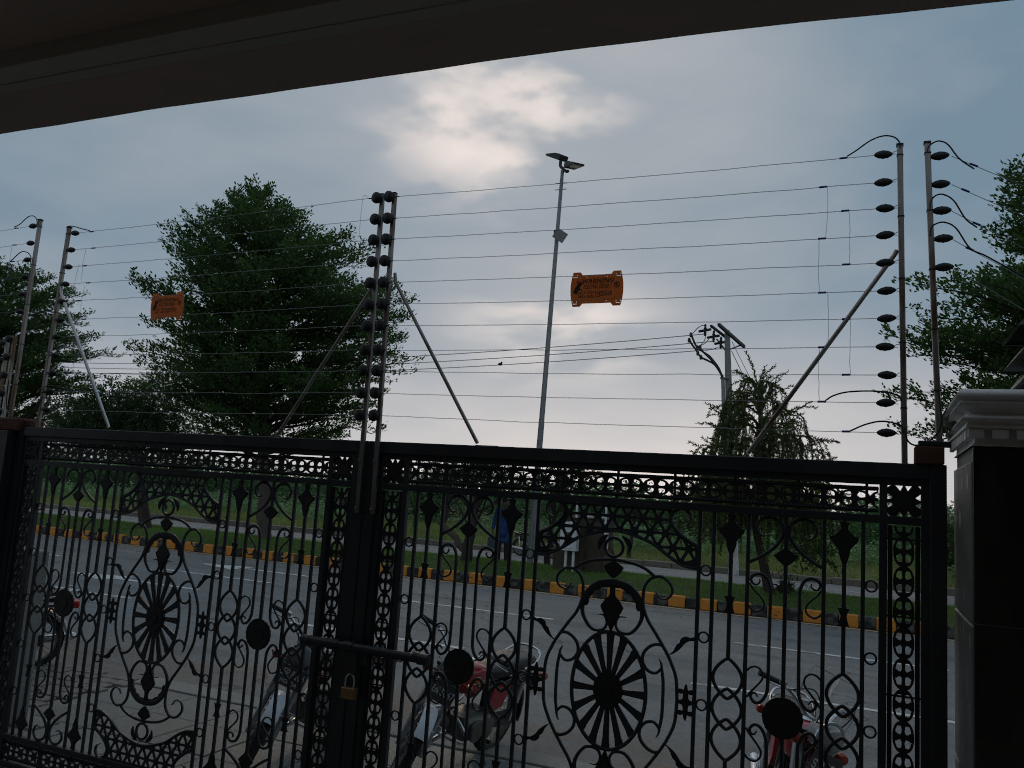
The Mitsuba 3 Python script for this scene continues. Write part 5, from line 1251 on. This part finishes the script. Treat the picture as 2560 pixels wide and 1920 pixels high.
def hand(w, d, side):
    d = d / np.linalg.norm(d)
    f_ = np.array([0, -1.0, 0]); f_ -= d * (f_ @ d); f_ /= np.linalg.norm(f_)
    palm = w + d * 0.075
    s_ = [((w, 0.027), (palm, 0.030)), ((palm + f_ * 0.025, 0.014), (palm - f_ * 0.028, 0.013))]
    n_ = np.cross(d, f_) * side
    for k, (o, L) in enumerate(((0.030, 0.062), (0.010, 0.072), (-0.010, 0.068), (-0.029, 0.052))):
        b0_ = palm + f_ * o + d * 0.02
        s_ += [((b0_, 0.0095), (b0_ + d * L * 0.55 + n_ * 0.006, 0.0088)), ((b0_ + d * L * 0.55 + n_ * 0.006, 0.0088), (b0_ + d * L * 0.85 + n_ * 0.026, 0.0078))]
    th = w + d * 0.03 + f_ * 0.025
    s_ += [((th, 0.013), (th + d * 0.03 + f_ * 0.025 + n_ * 0.008, 0.0105)), ((th + d * 0.03 + f_ * 0.025 + n_ * 0.008, 0.0105), (th + d * 0.058 + f_ * 0.028 + n_ * 0.016, 0.009))]
    return bones(s_, 0.004, 3)


hL, hR = hand(wrL, wrL - elL, -1), hand(wrR, wrR - elR, 1)
feet = [bones([((ank + V((0, 0.02, -0.03)), 0.042), (ank + V((0, -0.15, -0.052)), 0.032)), ((ank, 0.045), (ank + V((0, 0.0, -0.03)), 0.042))], 0.012, 4) for ank in (ankL, ankR)]
part(pe, 'head', head, 'm_skin', True, xf=PX)
for h_ in (hL, hR):
    part(pe, 'hand', h_, 'm_skin', True, xf=PX)
hair = bones([((V((0, 0.025, 1.645)), 0.098), (V((0, 0.045, 1.60)), 0.088)), ((V((0, -0.02, 1.665)), 0.082), (V((0, 0.03, 1.655)), 0.095)), ((V((0, 0.06, 1.55)), 0.06), (V((0, 0.05, 1.62)), 0.085))], 0.010, 3)
part(pe, 'hair', hair, 'm_hair', True, xf=PX)
for s in (-1, 1):
    part(pe, 'eye', moved(trimesh.creation.icosphere(2), np.eye(3) * 0.011, (s * 0.034, -0.088, 1.605)), 'm_hair', True, xf=PX)
    part(pe, 'eyebrow', tube([(s * 0.052, -0.082, 1.622), (s * 0.036, -0.094, 1.628), (s * 0.016, -0.096, 1.624)], 0.0045, 6), 'm_hair', xf=PX)
part(pe, 'mouth', tube([(-0.024, -0.089, 1.543), (0, -0.096, 1.541), (0.024, -0.089, 1.543)], 0.004, 6), 'm_hair', xf=PX)
part(pe, 'collar', tube(ellipse(0, 0, 0.068, 0.062, 18) @ np.array([[1, 0, 0], [0, 1, 0]]) + np.array([0, 0.012, 1.425]), 0.014, 8, True), 'm_blue_cloth', True, xf=PX)
for k in range(2):
    part(pe, 'shoe', feet[k], 'm_hair', True, xf=PX)
bg = thing('bag', 'small teal bag hanging from the hand of the person in blue', 'bag')
bm = loft([(-0.05, 0.0, 0.11, 0.12, 0.6), (-0.035, 0, 0.135, 0.15, 0.55), (0.035, 0, 0.135, 0.15, 0.55), (0.05, 0, 0.11, 0.12, 0.6)])
BX = PX.copy(); BX[:3, 3] = (PX @ np.array([*(wrR + V((-0.01, 0.0, -0.34))), 1]))[:3]; BX[:3, :3] = rot('z', 70)
part(bg, 'pouch', bm, 'm_teal_bag', 40, xf=BX)
part(bg, 'handle', tube(smooth_path([(0, -0.08, 0.13), (0, -0.05, 0.24), (0, 0, 0.265), (0, 0.05, 0.24), (0, 0.08, 0.13)], 5), 0.008, 8), 'm_teal_bag', 40, xf=BX)

# ------------------------------------------------------------------ trees, shrubs and grass
def leafmat(key, a, b, dt=0.7):
    scene[key] = {'type': 'principledthin', 'base_color': {'type': 'mesh_attribute', 'name': 'vertex_color'}, 'roughness': 0.55, 'diff_trans': dt, 'eta': 1.35}


leafmat('m_leaf', 0, 0)
mat('m_bark', mikit.proc(lambda p, n, uv: mix((0.055, 0.045, 0.036), (0.12, 0.10, 0.08), fb(p.x * 14, p.y * 14, p.z * 3, 4))), 0.9)
mat('m_bark_dark', mikit.proc(lambda p, n, uv: mix((0.022, 0.018, 0.014), (0.055, 0.043, 0.033), fb(p.x * 18, p.y * 18, p.z * 4, 4))), 0.9)


def leaves(C, D_, N, L, W, col, r, jit=0.25, fold=0.0):
    """Rhombic leaves: centres C, directions D_, normals N, lengths L, widths W; col: two colours mixed per leaf."""
    n = len(C)
    D_ = D_ / (np.linalg.norm(D_, axis=1, keepdims=True) + 1e-9)
    Sd = np.cross(N, D_); Sd /= np.linalg.norm(Sd, axis=1, keepdims=True) + 1e-9
    Nn = np.cross(D_, Sd)
    L, W = np.broadcast_to(L, (n,))[:, None], np.broadcast_to(W, (n,))[:, None]
    v = np.stack([C - D_ * L * 0.5, C - D_ * L * 0.02 + Sd * W * 0.5 + Nn * W * fold, C + D_ * L * 0.5, C - D_ * L * 0.02 - Sd * W * 0.5 + Nn * W * fold], 1)
    k = np.arange(n)[:, None] * 4
    f = np.vstack([k + [0, 1, 2], k + [0, 2, 3]])
    t = np.clip(r.random(n) * 0.7 + 0.3 * r.random(n) ** 3, 0, 1)[:, None, None]
    c = (np.array(col[0]) * (1 - t) + np.array(col[1]) * t) * (1 + jit * r.normal(0, 0.5, (n, 1, 1)))
    return v.reshape(-1, 3), f, np.clip(np.repeat(c, 4, 1), 0.004, 0.9).reshape(-1, 3)


def put_leaves(parent, name, parts_, kind=None, matk='m_leaf'):
    v = np.vstack([p[0] for p in parts_]); c = np.vstack([p[2] for p in parts_])
    off = np.cumsum([0] + [len(p[0]) for p in parts_[:-1]])
    f = np.vstack([p[1] + o for p, o in zip(parts_, off)])
    m = trimesh.Trimesh(v, f, process=False)
    return part(parent, name, m, matk, False, kind=kind, color=c)


def curve(a, b, lift, n=7, r=None, wob=0.0):
    t = np.linspace(0, 1, n)[:, None]
    p = np.array(a) * (1 - t) + np.array(b) * t
    p[:, 2] += lift * np.sin(np.pi * t[:, 0])
    if r is not None and wob:
        p[1:-1] += r.normal(0, wob, (n - 2, 3))
    return p


def tiered_tree(label, base, top, prof, tiers, seed, leafL=0.115, per=44, col=((0.036, 0.082, 0.036), (0.125, 0.215, 0.062)), trunk_r=0.20, gap=None, extra=0):
    """Tiered broadleaf: whorls of near-level limbs, flat sprays of small leaves, tips turned up. prof: (z, x offset, radius) rows."""
    r = np.random.default_rng(seed)
    t = thing('tree', label, 'tree')
    base, top = np.array(base, float), np.array(top, float)
    P = np.array(prof, float)
    tr = curve(base, top, 0, 14, r, 0.05)
    part(t, 'trunk', tube(tr, np.linspace(trunk_r, 0.02, 14), 10), 'm_bark', 40)
    limbs, C, Dv, Nv = [], [], [], []
    zs_ = np.linspace(P[0, 0], P[-1, 0], tiers)
    for z in zs_:
        z = z + r.normal(0, 0.10)
        R = np.interp(z, P[:, 0], P[:, 2])
        off = np.interp(z, P[:, 0], P[:, 1])
        k = int(5 + 4 * min(R / 4, 1) + r.integers(0, 2)) + extra
        a0 = r.random() * 6.28
        for j in range(k):
            az = a0 + j * 6.283 / k + r.normal(0, 0.22)
            lobe = meshkit.noise(np.array([[math.cos(az) * 2.3 + seed, math.sin(az) * 2.3, z * 1.15]]), seed)[0]
            rr = R * r.uniform(0.80, 1.04) * (0.64 + 0.46 * lobe)
            if gap is not None and gap(z, az):
                continue
            s = np.interp(z - 0.5 - 0.10 * rr, tr[:, 2], np.arange(14))
            i0 = int(min(max(s, 0), 12)); o = tr[i0] * (1 - (s - i0)) + tr[i0 + 1] * (s - i0) if 0 <= s <= 13 else tr[i0]
            ctr = np.array([base[0] + off, base[1], z])
            tip = ctr + rr * np.array([math.cos(az), math.sin(az), 0]) + [0, 0, 0.10 * rr * r.uniform(0.2, 1.2)]
            c_ = curve(o, tip, 0.05 * rr, 8, r, 0.02 * rr)
            limbs.append(tube(c_, np.linspace(0.022 + 0.010 * rr, 0.006, 8), 5))
            Lx = tip - o; Lx /= np.linalg.norm(Lx)
            sd = np.cross(Lx, [0, 0, 1.0]); sd /= np.linalg.norm(sd)
            nt = int(7 + rr * 3.2)
            for q in range(nt):
                u = 0.22 + 0.78 * (q + r.random()) / nt
                b = c_[0] + 0 * tip
                fi = u * 7; ii = int(min(fi, 6)); b = c_[ii] * (1 - (fi - ii)) + c_[ii + 1] * (fi - ii)
                ln = (0.30 + 0.26 * rr * (1.05 - u)) * r.uniform(0.7, 1.25)
                ln = min(ln, 1.35)
                dr_ = Lx * r.uniform(0.45, 1.0) + sd * (1 if q % 2 else -1) * r.uniform(0.35, 1.0) + np.array([0, 0, r.uniform(-0.05, 0.38)])
                dr_ /= np.linalg.norm(dr_)
                e = b + dr_ * ln
                n_ = max(6, int(per * ln / 0.8))
                w = r.random(n_) ** 0.75
                pts = b + dr_ * (w * ln)[:, None]
                pts[:, 2] += 0.16 * ln * w ** 2
                lat_ = np.cross(dr_, [0, 0, 1.0]); lat_ /= np.linalg.norm(lat_) + 1e-9
                sdv = r.normal(0, 1, n_)
                pts = pts + lat_ * (sdv * 0.105 * (1.15 - 0.5 * w))[:, None] + r.normal(0, 0.04, (n_, 3)) * [1, 1, 1.3]
                dd = dr_ * 0.8 + lat_ * np.sign(sdv)[:, None] * 0.75 + np.array([0, 0, 0.35]) + r.normal(0, 0.3, (n_, 3))
                C.append(pts); Dv.append(dd); Nv.append(np.array([0, 0, 1.0]) + r.normal(0, 0.38, (n_, 3)))
    part(t, 'limbs', cat(*limbs), 'm_bark_dark', 40, kind='stuff')
    C, Dv, Nv = np.vstack(C), np.vstack(Dv), np.vstack(Nv)
    cl = meshkit.fbm(C * 0.8, 3, seed)
    lv = leaves(C, Dv, Nv, leafL * r.uniform(0.75, 1.25, len(C)), leafL * 0.52, col, r)
    c = lv[2] * np.repeat(0.72 + 0.56 * cl, 4)[:, None]
    put_leaves(t, 'crown', [(lv[0], lv[1], c)], 'stuff')
    return len(C)


big = tiered_tree('big tiered tree with level sprays of small leaves, behind the left warning sign', (-16.5, 20.3, 0.2), (-18.15, 20.3, 11.1),
                  [(3.4, -0.6, 2.8), (4.0, -0.6, 4.3), (4.8, -0.1, 4.6), (5.8, 0.0, 4.8), (7.2, 0.0, 4.8), (8.2, -0.3, 4.1), (8.8, -0.6, 3.5), (9.4, -0.9, 3.2), (10.3, -1.6, 1.9), (10.8, -1.65, 1.1), (11.3, -1.75, 0.4)], 26, 5)
rt = tiered_tree('tiered tree at the right edge rising behind the lantern and granite pillar', (5.6, 20.3, 0.2), (5.5, 20.3, 11.6),
                 [(3.2, -0.2, 5.2), (4.2, -0.1, 5.2), (5.3, 0, 5.9), (6.0, 0, 5.8), (6.6, 0, 4.3), (7.4, 0, 4.5), (8.2, 0.1, 4.2), (9.2, 0, 3.2), (10.4, 0, 1.9), (11.4, 0, 0.6)], 27, 15, per=60, extra=3)
lt_ = tiered_tree('tiered tree cut off by the left edge behind the fence posts', (-30.0, 20.6, 0.2), (-30.0, 20.6, 9.4),
                  [(3.6, 0, 2.8), (4.6, 0, 4.2), (5.8, 0.1, 4.5), (7.0, 0, 4.0), (8.0, 0.3, 3.2), (8.8, 0.4, 2.2), (9.3, 0, 0.8)], 16, 25)


def round_tree(label, base, top, blobs, n, seed, leafL=0.08, col=((0.018, 0.036, 0.016), (0.055, 0.085, 0.034)), trunk_r=0.14, name='tree', category='tree', leafW=0.5, droop=0.0, bend=0.15):
    r = np.random.default_rng(seed)
    t = thing(name, label, category)
    base, top = np.array(base, float), np.array(top, float)
    tr = curve(base, top, 0, 9, r, bend * 0.3)
    part(t, 'trunk', tube(tr, np.linspace(trunk_r, trunk_r * 0.3, 9), 9), 'm_bark_dark', 40)
    limbs, out = [], []
    for (bx_, by_, bz_, ra, rz) in blobs:
        c0_ = np.array([bx_, by_, bz_])
        for k in range(9):
            d = r.normal(0, 1, 3); d /= np.linalg.norm(d)
            e = c0_ + d * [ra, ra, rz] * 0.85
            limbs.append(tube(curve(tr[int(r.integers(4, 9))], e, 0.1, 6, r, 0.05), np.linspace(0.035, 0.006, 6), 5))
        m = int(n * ra * ra)
        tw = max(8, m // 22)
        d = r.normal(0, 1, (tw, 3)); d /= np.linalg.norm(d, axis=1, keepdims=True)
        q = c0_ + d * [ra, ra, rz] * (r.random((tw, 1)) ** 0.45) * (0.80 + 0.4 * meshkit.noise(d * 2.1 + bx_)[:, None])
        dirs = d * 0.7 + r.normal(0, 0.5, (tw, 3)) + [0, 0, 0.35 - droop]
        dirs /= np.linalg.norm(dirs, axis=1, keepdims=True)
        w = r.random((tw, 22))
        pts = (q[:, None] + dirs[:, None] * (w * 0.42)[..., None] + r.normal(0, 0.045, (tw, 22, 3))).reshape(-1, 3)
        dd = np.repeat(dirs, 22, 0) + r.normal(0, 0.6, (tw * 22, 3))
        lv = leaves(pts, dd, r.normal(0, 0.6, pts.shape) + [0, 0, 1], leafL * r.uniform(0.7, 1.3, len(pts)), leafL * leafW, col, r)
        out.append((lv[0], lv[1], lv[2] * np.repeat(0.65 + 0.7 * meshkit.fbm(pts * 1.5, 3, seed), 4)[:, None]))
    part(t, 'limbs', cat(*limbs), 'm_bark_dark', 40, kind='stuff')
    put_leaves(t, 'crown', out, 'stuff')


round_tree('low spreading fine-leaved tree left of the big tree, standing on the median', (-20.75, 19.8, 0.2), (-22.6, 20.3, 3.9),
           [(-23.6, 20.4, 4.15, 1.15, 0.75), (-22.4, 20.5, 4.05, 1.15, 0.8), (-24.9, 20.4, 3.75, 1.05, 0.65), (-23.4, 20.4, 3.3, 1.8, 0.7), (-21.4, 20.6, 3.9, 0.9, 0.7), (-25.3, 20.4, 3.1, 1.0, 0.6), (-21.2, 20.4, 3.2, 1.2, 0.6)], 3600, 31, 0.10, ((0.032, 0.062, 0.034), (0.10, 0.15, 0.07)), 0.20)
round_tree('small tree on the median with a thick trunk and a snapped limb', (-9.75, 20.1, 0.2), (-9.55, 20.2, 2.0),
           [(-9.4, 20.3, 2.55, 0.95, 0.35), (-8.6, 20.4, 2.6, 0.75, 0.32), (-10.3, 20.3, 2.55, 0.7, 0.33)], 1500, 33, 0.11, ((0.018, 0.034, 0.014), (0.05, 0.08, 0.03)), 0.17)
bt = 'tree_001' if False else None
round_tree('slim young tree beside the street lamp, half hidden by the gate crest', (-8.15, 22.0, 0.2), (-8.1, 22.1, 2.4),
           [(-8.0, 22.1, 2.75, 0.75, 0.42), (-7.3, 22.2, 2.7, 0.6, 0.40)], 1500, 35, 0.11, trunk_r=0.10)
round_tree('young tree beyond the far kerb, to the left of the paired fence posts', (-19.8, 35.0, 0.1), (-19.7, 35.0, 2.4), [(-19.7, 35.0, 2.6, 1.1, 0.8), (-18.9, 35.2, 2.3, 0.9, 0.7)], 700, 37, 0.12, trunk_r=0.12)
round_tree('young tree in the field just right of the paired fence posts', (-17.2, 33.0, 0.1), (-17.1, 33.1, 2.6), [(-17.0, 33.0, 2.75, 1.3, 0.65), (-15.6, 33.3, 2.7, 1.0, 0.55)], 700, 39, 0.12, trunk_r=0.15)
round_tree('slim sapling in the field right of the brown cabinet', (-7.75, 29.2, 0.1), (-7.6, 29.2, 2.2), [(-7.6, 29.2, 2.4, 0.8, 0.6)], 900, 41, 0.11, trunk_r=0.09)
round_tree('young tree in the field near the left end of the far carriageway', (-31.5, 31.0, 0.1), (-31.4, 31.0, 2.4), [(-31.4, 31.0, 2.6, 1.2, 0.7), (-30.4, 31.2, 2.4, 0.9, 0.6)], 700, 43, 0.12, trunk_r=0.12)
for key, (lx_, ly_) in (('a', (0, 0)),):
    snag = tube(curve((-9.78, 20.1, 0.55), (-10.55, 19.9, 1.28), 0.02, 6, rng, 0.02), np.linspace(0.10, 0.065, 6), 8)
    part([k for k, l in labels.items() if 'snapped limb' in l.get('label', '')][0], 'broken_limb', snag, 'm_bark', 40)
solo('stake', 'thin leaning wooden stake planted in the median grass', 'stake', tube([(-6.0, 21.6, 0.2), (-6.25, 21.5, 1.05)], [0.05, 0.04], 7), 'm_bark', False)
solo('stake', 'thin upright stick standing at the far edge of the median', 'stake', tube([(-17.9, 22.0, 0.2), (-17.95, 22.0, 1.0)], [0.02, 0.015], 6), 'm_bark_dark', False)


# the weeping tree: arching strands of needle-like leaves
def weeping_tree():
    r = np.random.default_rng(51)
    t = thing('weeping_tree', 'weeping tree with long hanging strands, in front of the utility pole', 'tree')
    b = np.array([-1.98, 19.8, 0.2]); top = np.array([-2.36, 19.9, 5.0])
    tr = smooth_path([b, (-2.15, 19.82, 0.9), (-2.38, 19.85, 2.0), (-2.30, 19.9, 3.4), top], 5)
    part(t, 'trunk', tube(tr, np.linspace(0.125, 0.03, len(tr)), 9), 'm_bark_dark', 40)
    st_, lv, limbs = [], [], []

    def strand_(p):
        p = np.asarray(p)
        st_.append(tube(p, np.linspace(0.010, 0.005, len(p)), 4))
        seg = np.linalg.norm(np.diff(p, axis=0), axis=1); cum = np.concatenate([[0], np.cumsum(seg)])
        n_ = int(cum[-1] / 0.018)
        s = np.linspace(0.06, 1, n_) * cum[-1]
        q = np.stack([np.interp(s, cum, p[:, k]) for k in range(3)], 1)
        tg = np.gradient(q, axis=0); tg /= np.linalg.norm(tg, axis=1, keepdims=True) + 1e-9
        o = r.normal(0, 1, (n_, 3)); o -= tg * (o * tg).sum(1, keepdims=True); o /= np.linalg.norm(o, axis=1, keepdims=True)
        d = tg * 0.75 + o * 0.75
        lv.append(leaves(q + d * 0.030, d, np.cross(d, tg) + r.normal(0, 0.3, (n_, 3)), r.uniform(0.07, 0.12, n_), 0.026, ((0.038, 0.066, 0.024), (0.15, 0.19, 0.062)), r))
    for k in range(74):
        az = r.random() * 6.283
        zb = 2.0 + 2.95 * r.random() ** 1.25
        o = np.array([np.interp(zb, tr[:, 2], tr[:, j]) for j in range(3)])
        Rr = r.uniform(0.45, 1.0) * np.interp(zb, [2.0, 3.0, 4.0, 5.0], [1.85, 1.55, 0.90, 0.42])
        hz = np.array([math.cos(az), math.sin(az), 0])
        up_ = r.uniform(0.15, 0.60)
        arch = smooth_path([o, o + hz * Rr * 0.45 + [0, 0, up_ * 0.8], o + hz * Rr * 0.85 + [0, 0, up_ * 0.75], o + hz * Rr * 1.05 + [0, 0, up_ * 0.35]], 5)
        limbs.append(tube(arch, np.linspace(0.028, 0.008, len(arch)), 5))
        strand_(arch)
        for q in range(9):
            i = int(r.integers(3, len(arch)))
            p0 = arch[i]
            L = r.uniform(0.4, 1.2) * (0.7 if zb > 4 else 1.0)
            out = hz * r.uniform(0.10, 0.50) + np.array([r.normal(0, 0.13), r.normal(0, 0.13), 0])
            strand_(smooth_path([p0, p0 + out * 0.6 + [0, 0, -0.02], p0 + out + [0, 0, -0.35 * L], p0 + out * 1.15 + [0, 0, -L]], 4))
    for k in range(26):
        az = r.random() * 6.283
        o = top - [0, 0, r.uniform(0, 0.8)]
        hz = np.array([math.cos(az), math.sin(az), 0])
        e = o + hz * r.uniform(0.3, 0.75) + [0, 0, r.uniform(0.25, 0.95)]
        strand_(smooth_path([o, o + (e - o) * 0.5 + [0, 0, 0.10], e], 5))
    for k in range(34):
        az = r.random() * 6.283
        hz = np.array([math.cos(az), math.sin(az), 0])
        zo = r.uniform(2.6, 4.4)
        o = np.array([-2.3, 19.9, zo]) + hz * np.interp(zo, [2.6, 4.4], [1.3, 0.55])
        strand_(smooth_path([o, o + hz * 0.35 + [0, 0, 0.22], o + hz * r.uniform(0.55, 0.8) + [0, 0, r.uniform(0.2, 0.4)]], 5))
    part(t, 'limbs', cat(*limbs, *st_), 'm_bark_dark', 40, kind='stuff')
    put_leaves(t, 'crown', lv, 'stuff')


weeping_tree()


# grass on the median, on the field, weeds and undergrowth beyond
def blades(name, label, n, xr, yr, hgt, wid, zf, col, seed, lean=0.35, dens=None):
    r = np.random.default_rng(seed)
    x = r.uniform(*xr, n); y = yr[0] + (yr[1] - yr[0]) * r.random(n)
    if dens is not None:
        k = r.random(n) < dens(x, y); x, y = x[k], y[k]; n = len(x)
    p = np.column_stack([x, y, np.zeros(n)])
    p[:, 2] = zf(p)
    h_ = hgt * r.uniform(0.5, 1.35, n) * (0.6 + 0.8 * meshkit.fbm(p * [0.8, 0.8, 0], 3, seed))
    d = np.column_stack([r.normal(0, lean, n), r.normal(0, lean, n), np.ones(n)]); d /= np.linalg.norm(d, axis=1, keepdims=True)
    a = r.random(n) * 6.283
    s = np.column_stack([np.cos(a), np.sin(a), 0 * a]) * (wid * r.uniform(0.7, 1.3, n))[:, None] / 2
    v = np.stack([p - s, p + s, p + d * h_[:, None] + np.column_stack([r.normal(0, 0.15, n) * h_, r.normal(0, 0.15, n) * h_, -0.1 * h_])], 1).reshape(-1, 3)
    f = np.arange(3 * n).reshape(-1, 3)
    t = r.random((n, 1, 1))
    c = np.array(col[0]) * (1 - t) + np.array(col[1]) * t
    c = c * (0.65 + 0.7 * meshkit.fbm(p * [0.5, 0.5, 0], 4, seed + 1))[:, None, None]
    k = thing(name, label, 'grass'); labels[k]['kind'] = 'stuff'
    put(k, trimesh.Trimesh(v, f, process=False), 'm_leaf', False, color=np.repeat(c, 3, 1).reshape(-1, 3))


blades('turf', 'short green grass covering the median', 90000, (-32, 7), (KERB_Y + 0.16, MED_Y1 - 0.13), 0.075, 0.014, lambda v: 0.20 + med_h(v), ((0.085, 0.18, 0.036), (0.18, 0.32, 0.075)), 61)
fz = lambda v: 0.10 + 0.35 * (meshkit.fbm(v * [0.10, 0.10, 0], 3, 5) - 0.5) * sstep(28.4, 34, v[:, 1])
blades('meadow_grass', 'rough tall grass of the field beyond the far kerb', 130000, (-62, 12), (28.45, 48), 0.30, 0.026, fz, ((0.16, 0.22, 0.065), (0.34, 0.40, 0.145)), 63, 0.5, lambda x, y: np.clip(1.25 - (y - 28.4) / 30, 0.25, 1))


def weeds(name, label, n, xr, yr, hr, leafL, seed, col, per=26, category='weeds'):
    r = np.random.default_rng(seed)
    x = r.uniform(*xr, n); y = r.uniform(*yr, n)
    p = np.column_stack([x, y, np.zeros(n)]); p[:, 2] = fz(p)
    dens = meshkit.fbm(p * [0.22, 0.3, 0], 3, seed)
    p = p[dens > 0.42]; n = len(p)
    h_ = r.uniform(*hr, n)
    w = r.random((n, per)) ** 0.7
    C = p[:, None] + np.stack([r.normal(0, 0.20, (n, per)) * (0.5 + h_[:, None] * 0.5), r.normal(0, 0.20, (n, per)) * (0.5 + h_[:, None] * 0.5), w * h_[:, None]], -1)
    C = C.reshape(-1, 3)
    d = r.normal(0, 1, C.shape) * [1, 1, 0.35] + [0, 0, 0.15]
    lv = leaves(C, d, np.array([0, -0.25, 1.0]) + r.normal(0, 0.35, C.shape), leafL * r.uniform(0.6, 1.3, len(C)), leafL * 0.45, col, r)
    c = lv[2] * np.repeat(0.6 + 0.8 * meshkit.fbm(C * [0.6, 0.6, 1.0], 3, seed + 2), 4)[:, None]
    k = thing(name, label, category); labels[k]['kind'] = 'stuff'
    put(k, trimesh.Trimesh(lv[0], lv[1], process=False), 'm_leaf', False, color=c)


weeds('weeds', 'leafy pale green weeds standing in the field grass', 2300, (-60, 14), (33, 46), (0.4, 1.05), 0.20, 71, ((0.12, 0.22, 0.10), (0.30, 0.45, 0.22)))
weeds('undergrowth', 'dense dark green undergrowth closing the field', 5200, (-95, 24), (44, 62), (1.5, 3.3), 0.34, 73, ((0.055, 0.125, 0.055), (0.17, 0.29, 0.125)), 46, 'undergrowth')
for i, (x, y, h_, lab) in enumerate([(-2.0, 29.6, 1.5, 'leafy bush in the field right behind the utility pole'), (2.6, 30.5, 1.9, 'leafy bush in the field at the right end of the gate'), (1.2, 18.6, 0.55, 'small bush at the foot of the weeping tree side of the median'), (3.3, 19.2, 2.0, 'tall bush in the gap between gate and granite pillar')]):
    if i == 2:
        x, y, h_ = -1.75, 20.0, 0.45
        lab = 'little twiggy shrub at the foot of the weeping tree'
    round_tree(lab, (x, y, 0.15), (x, y, 0.15 + h_ * 0.6), [(x, y, 0.15 + h_ * 0.62, h_ * 0.55, h_ * 0.42), (x + h_ * 0.4, y + 0.1, 0.15 + h_ * 0.42, h_ * 0.4, h_ * 0.3)], 1500 if h_ > 1 else 6000, 80 + i, 0.13 if h_ > 1 else 0.05, ((0.03, 0.06, 0.02), (0.085, 0.13, 0.04)), 0.03, 'bush', 'bush')
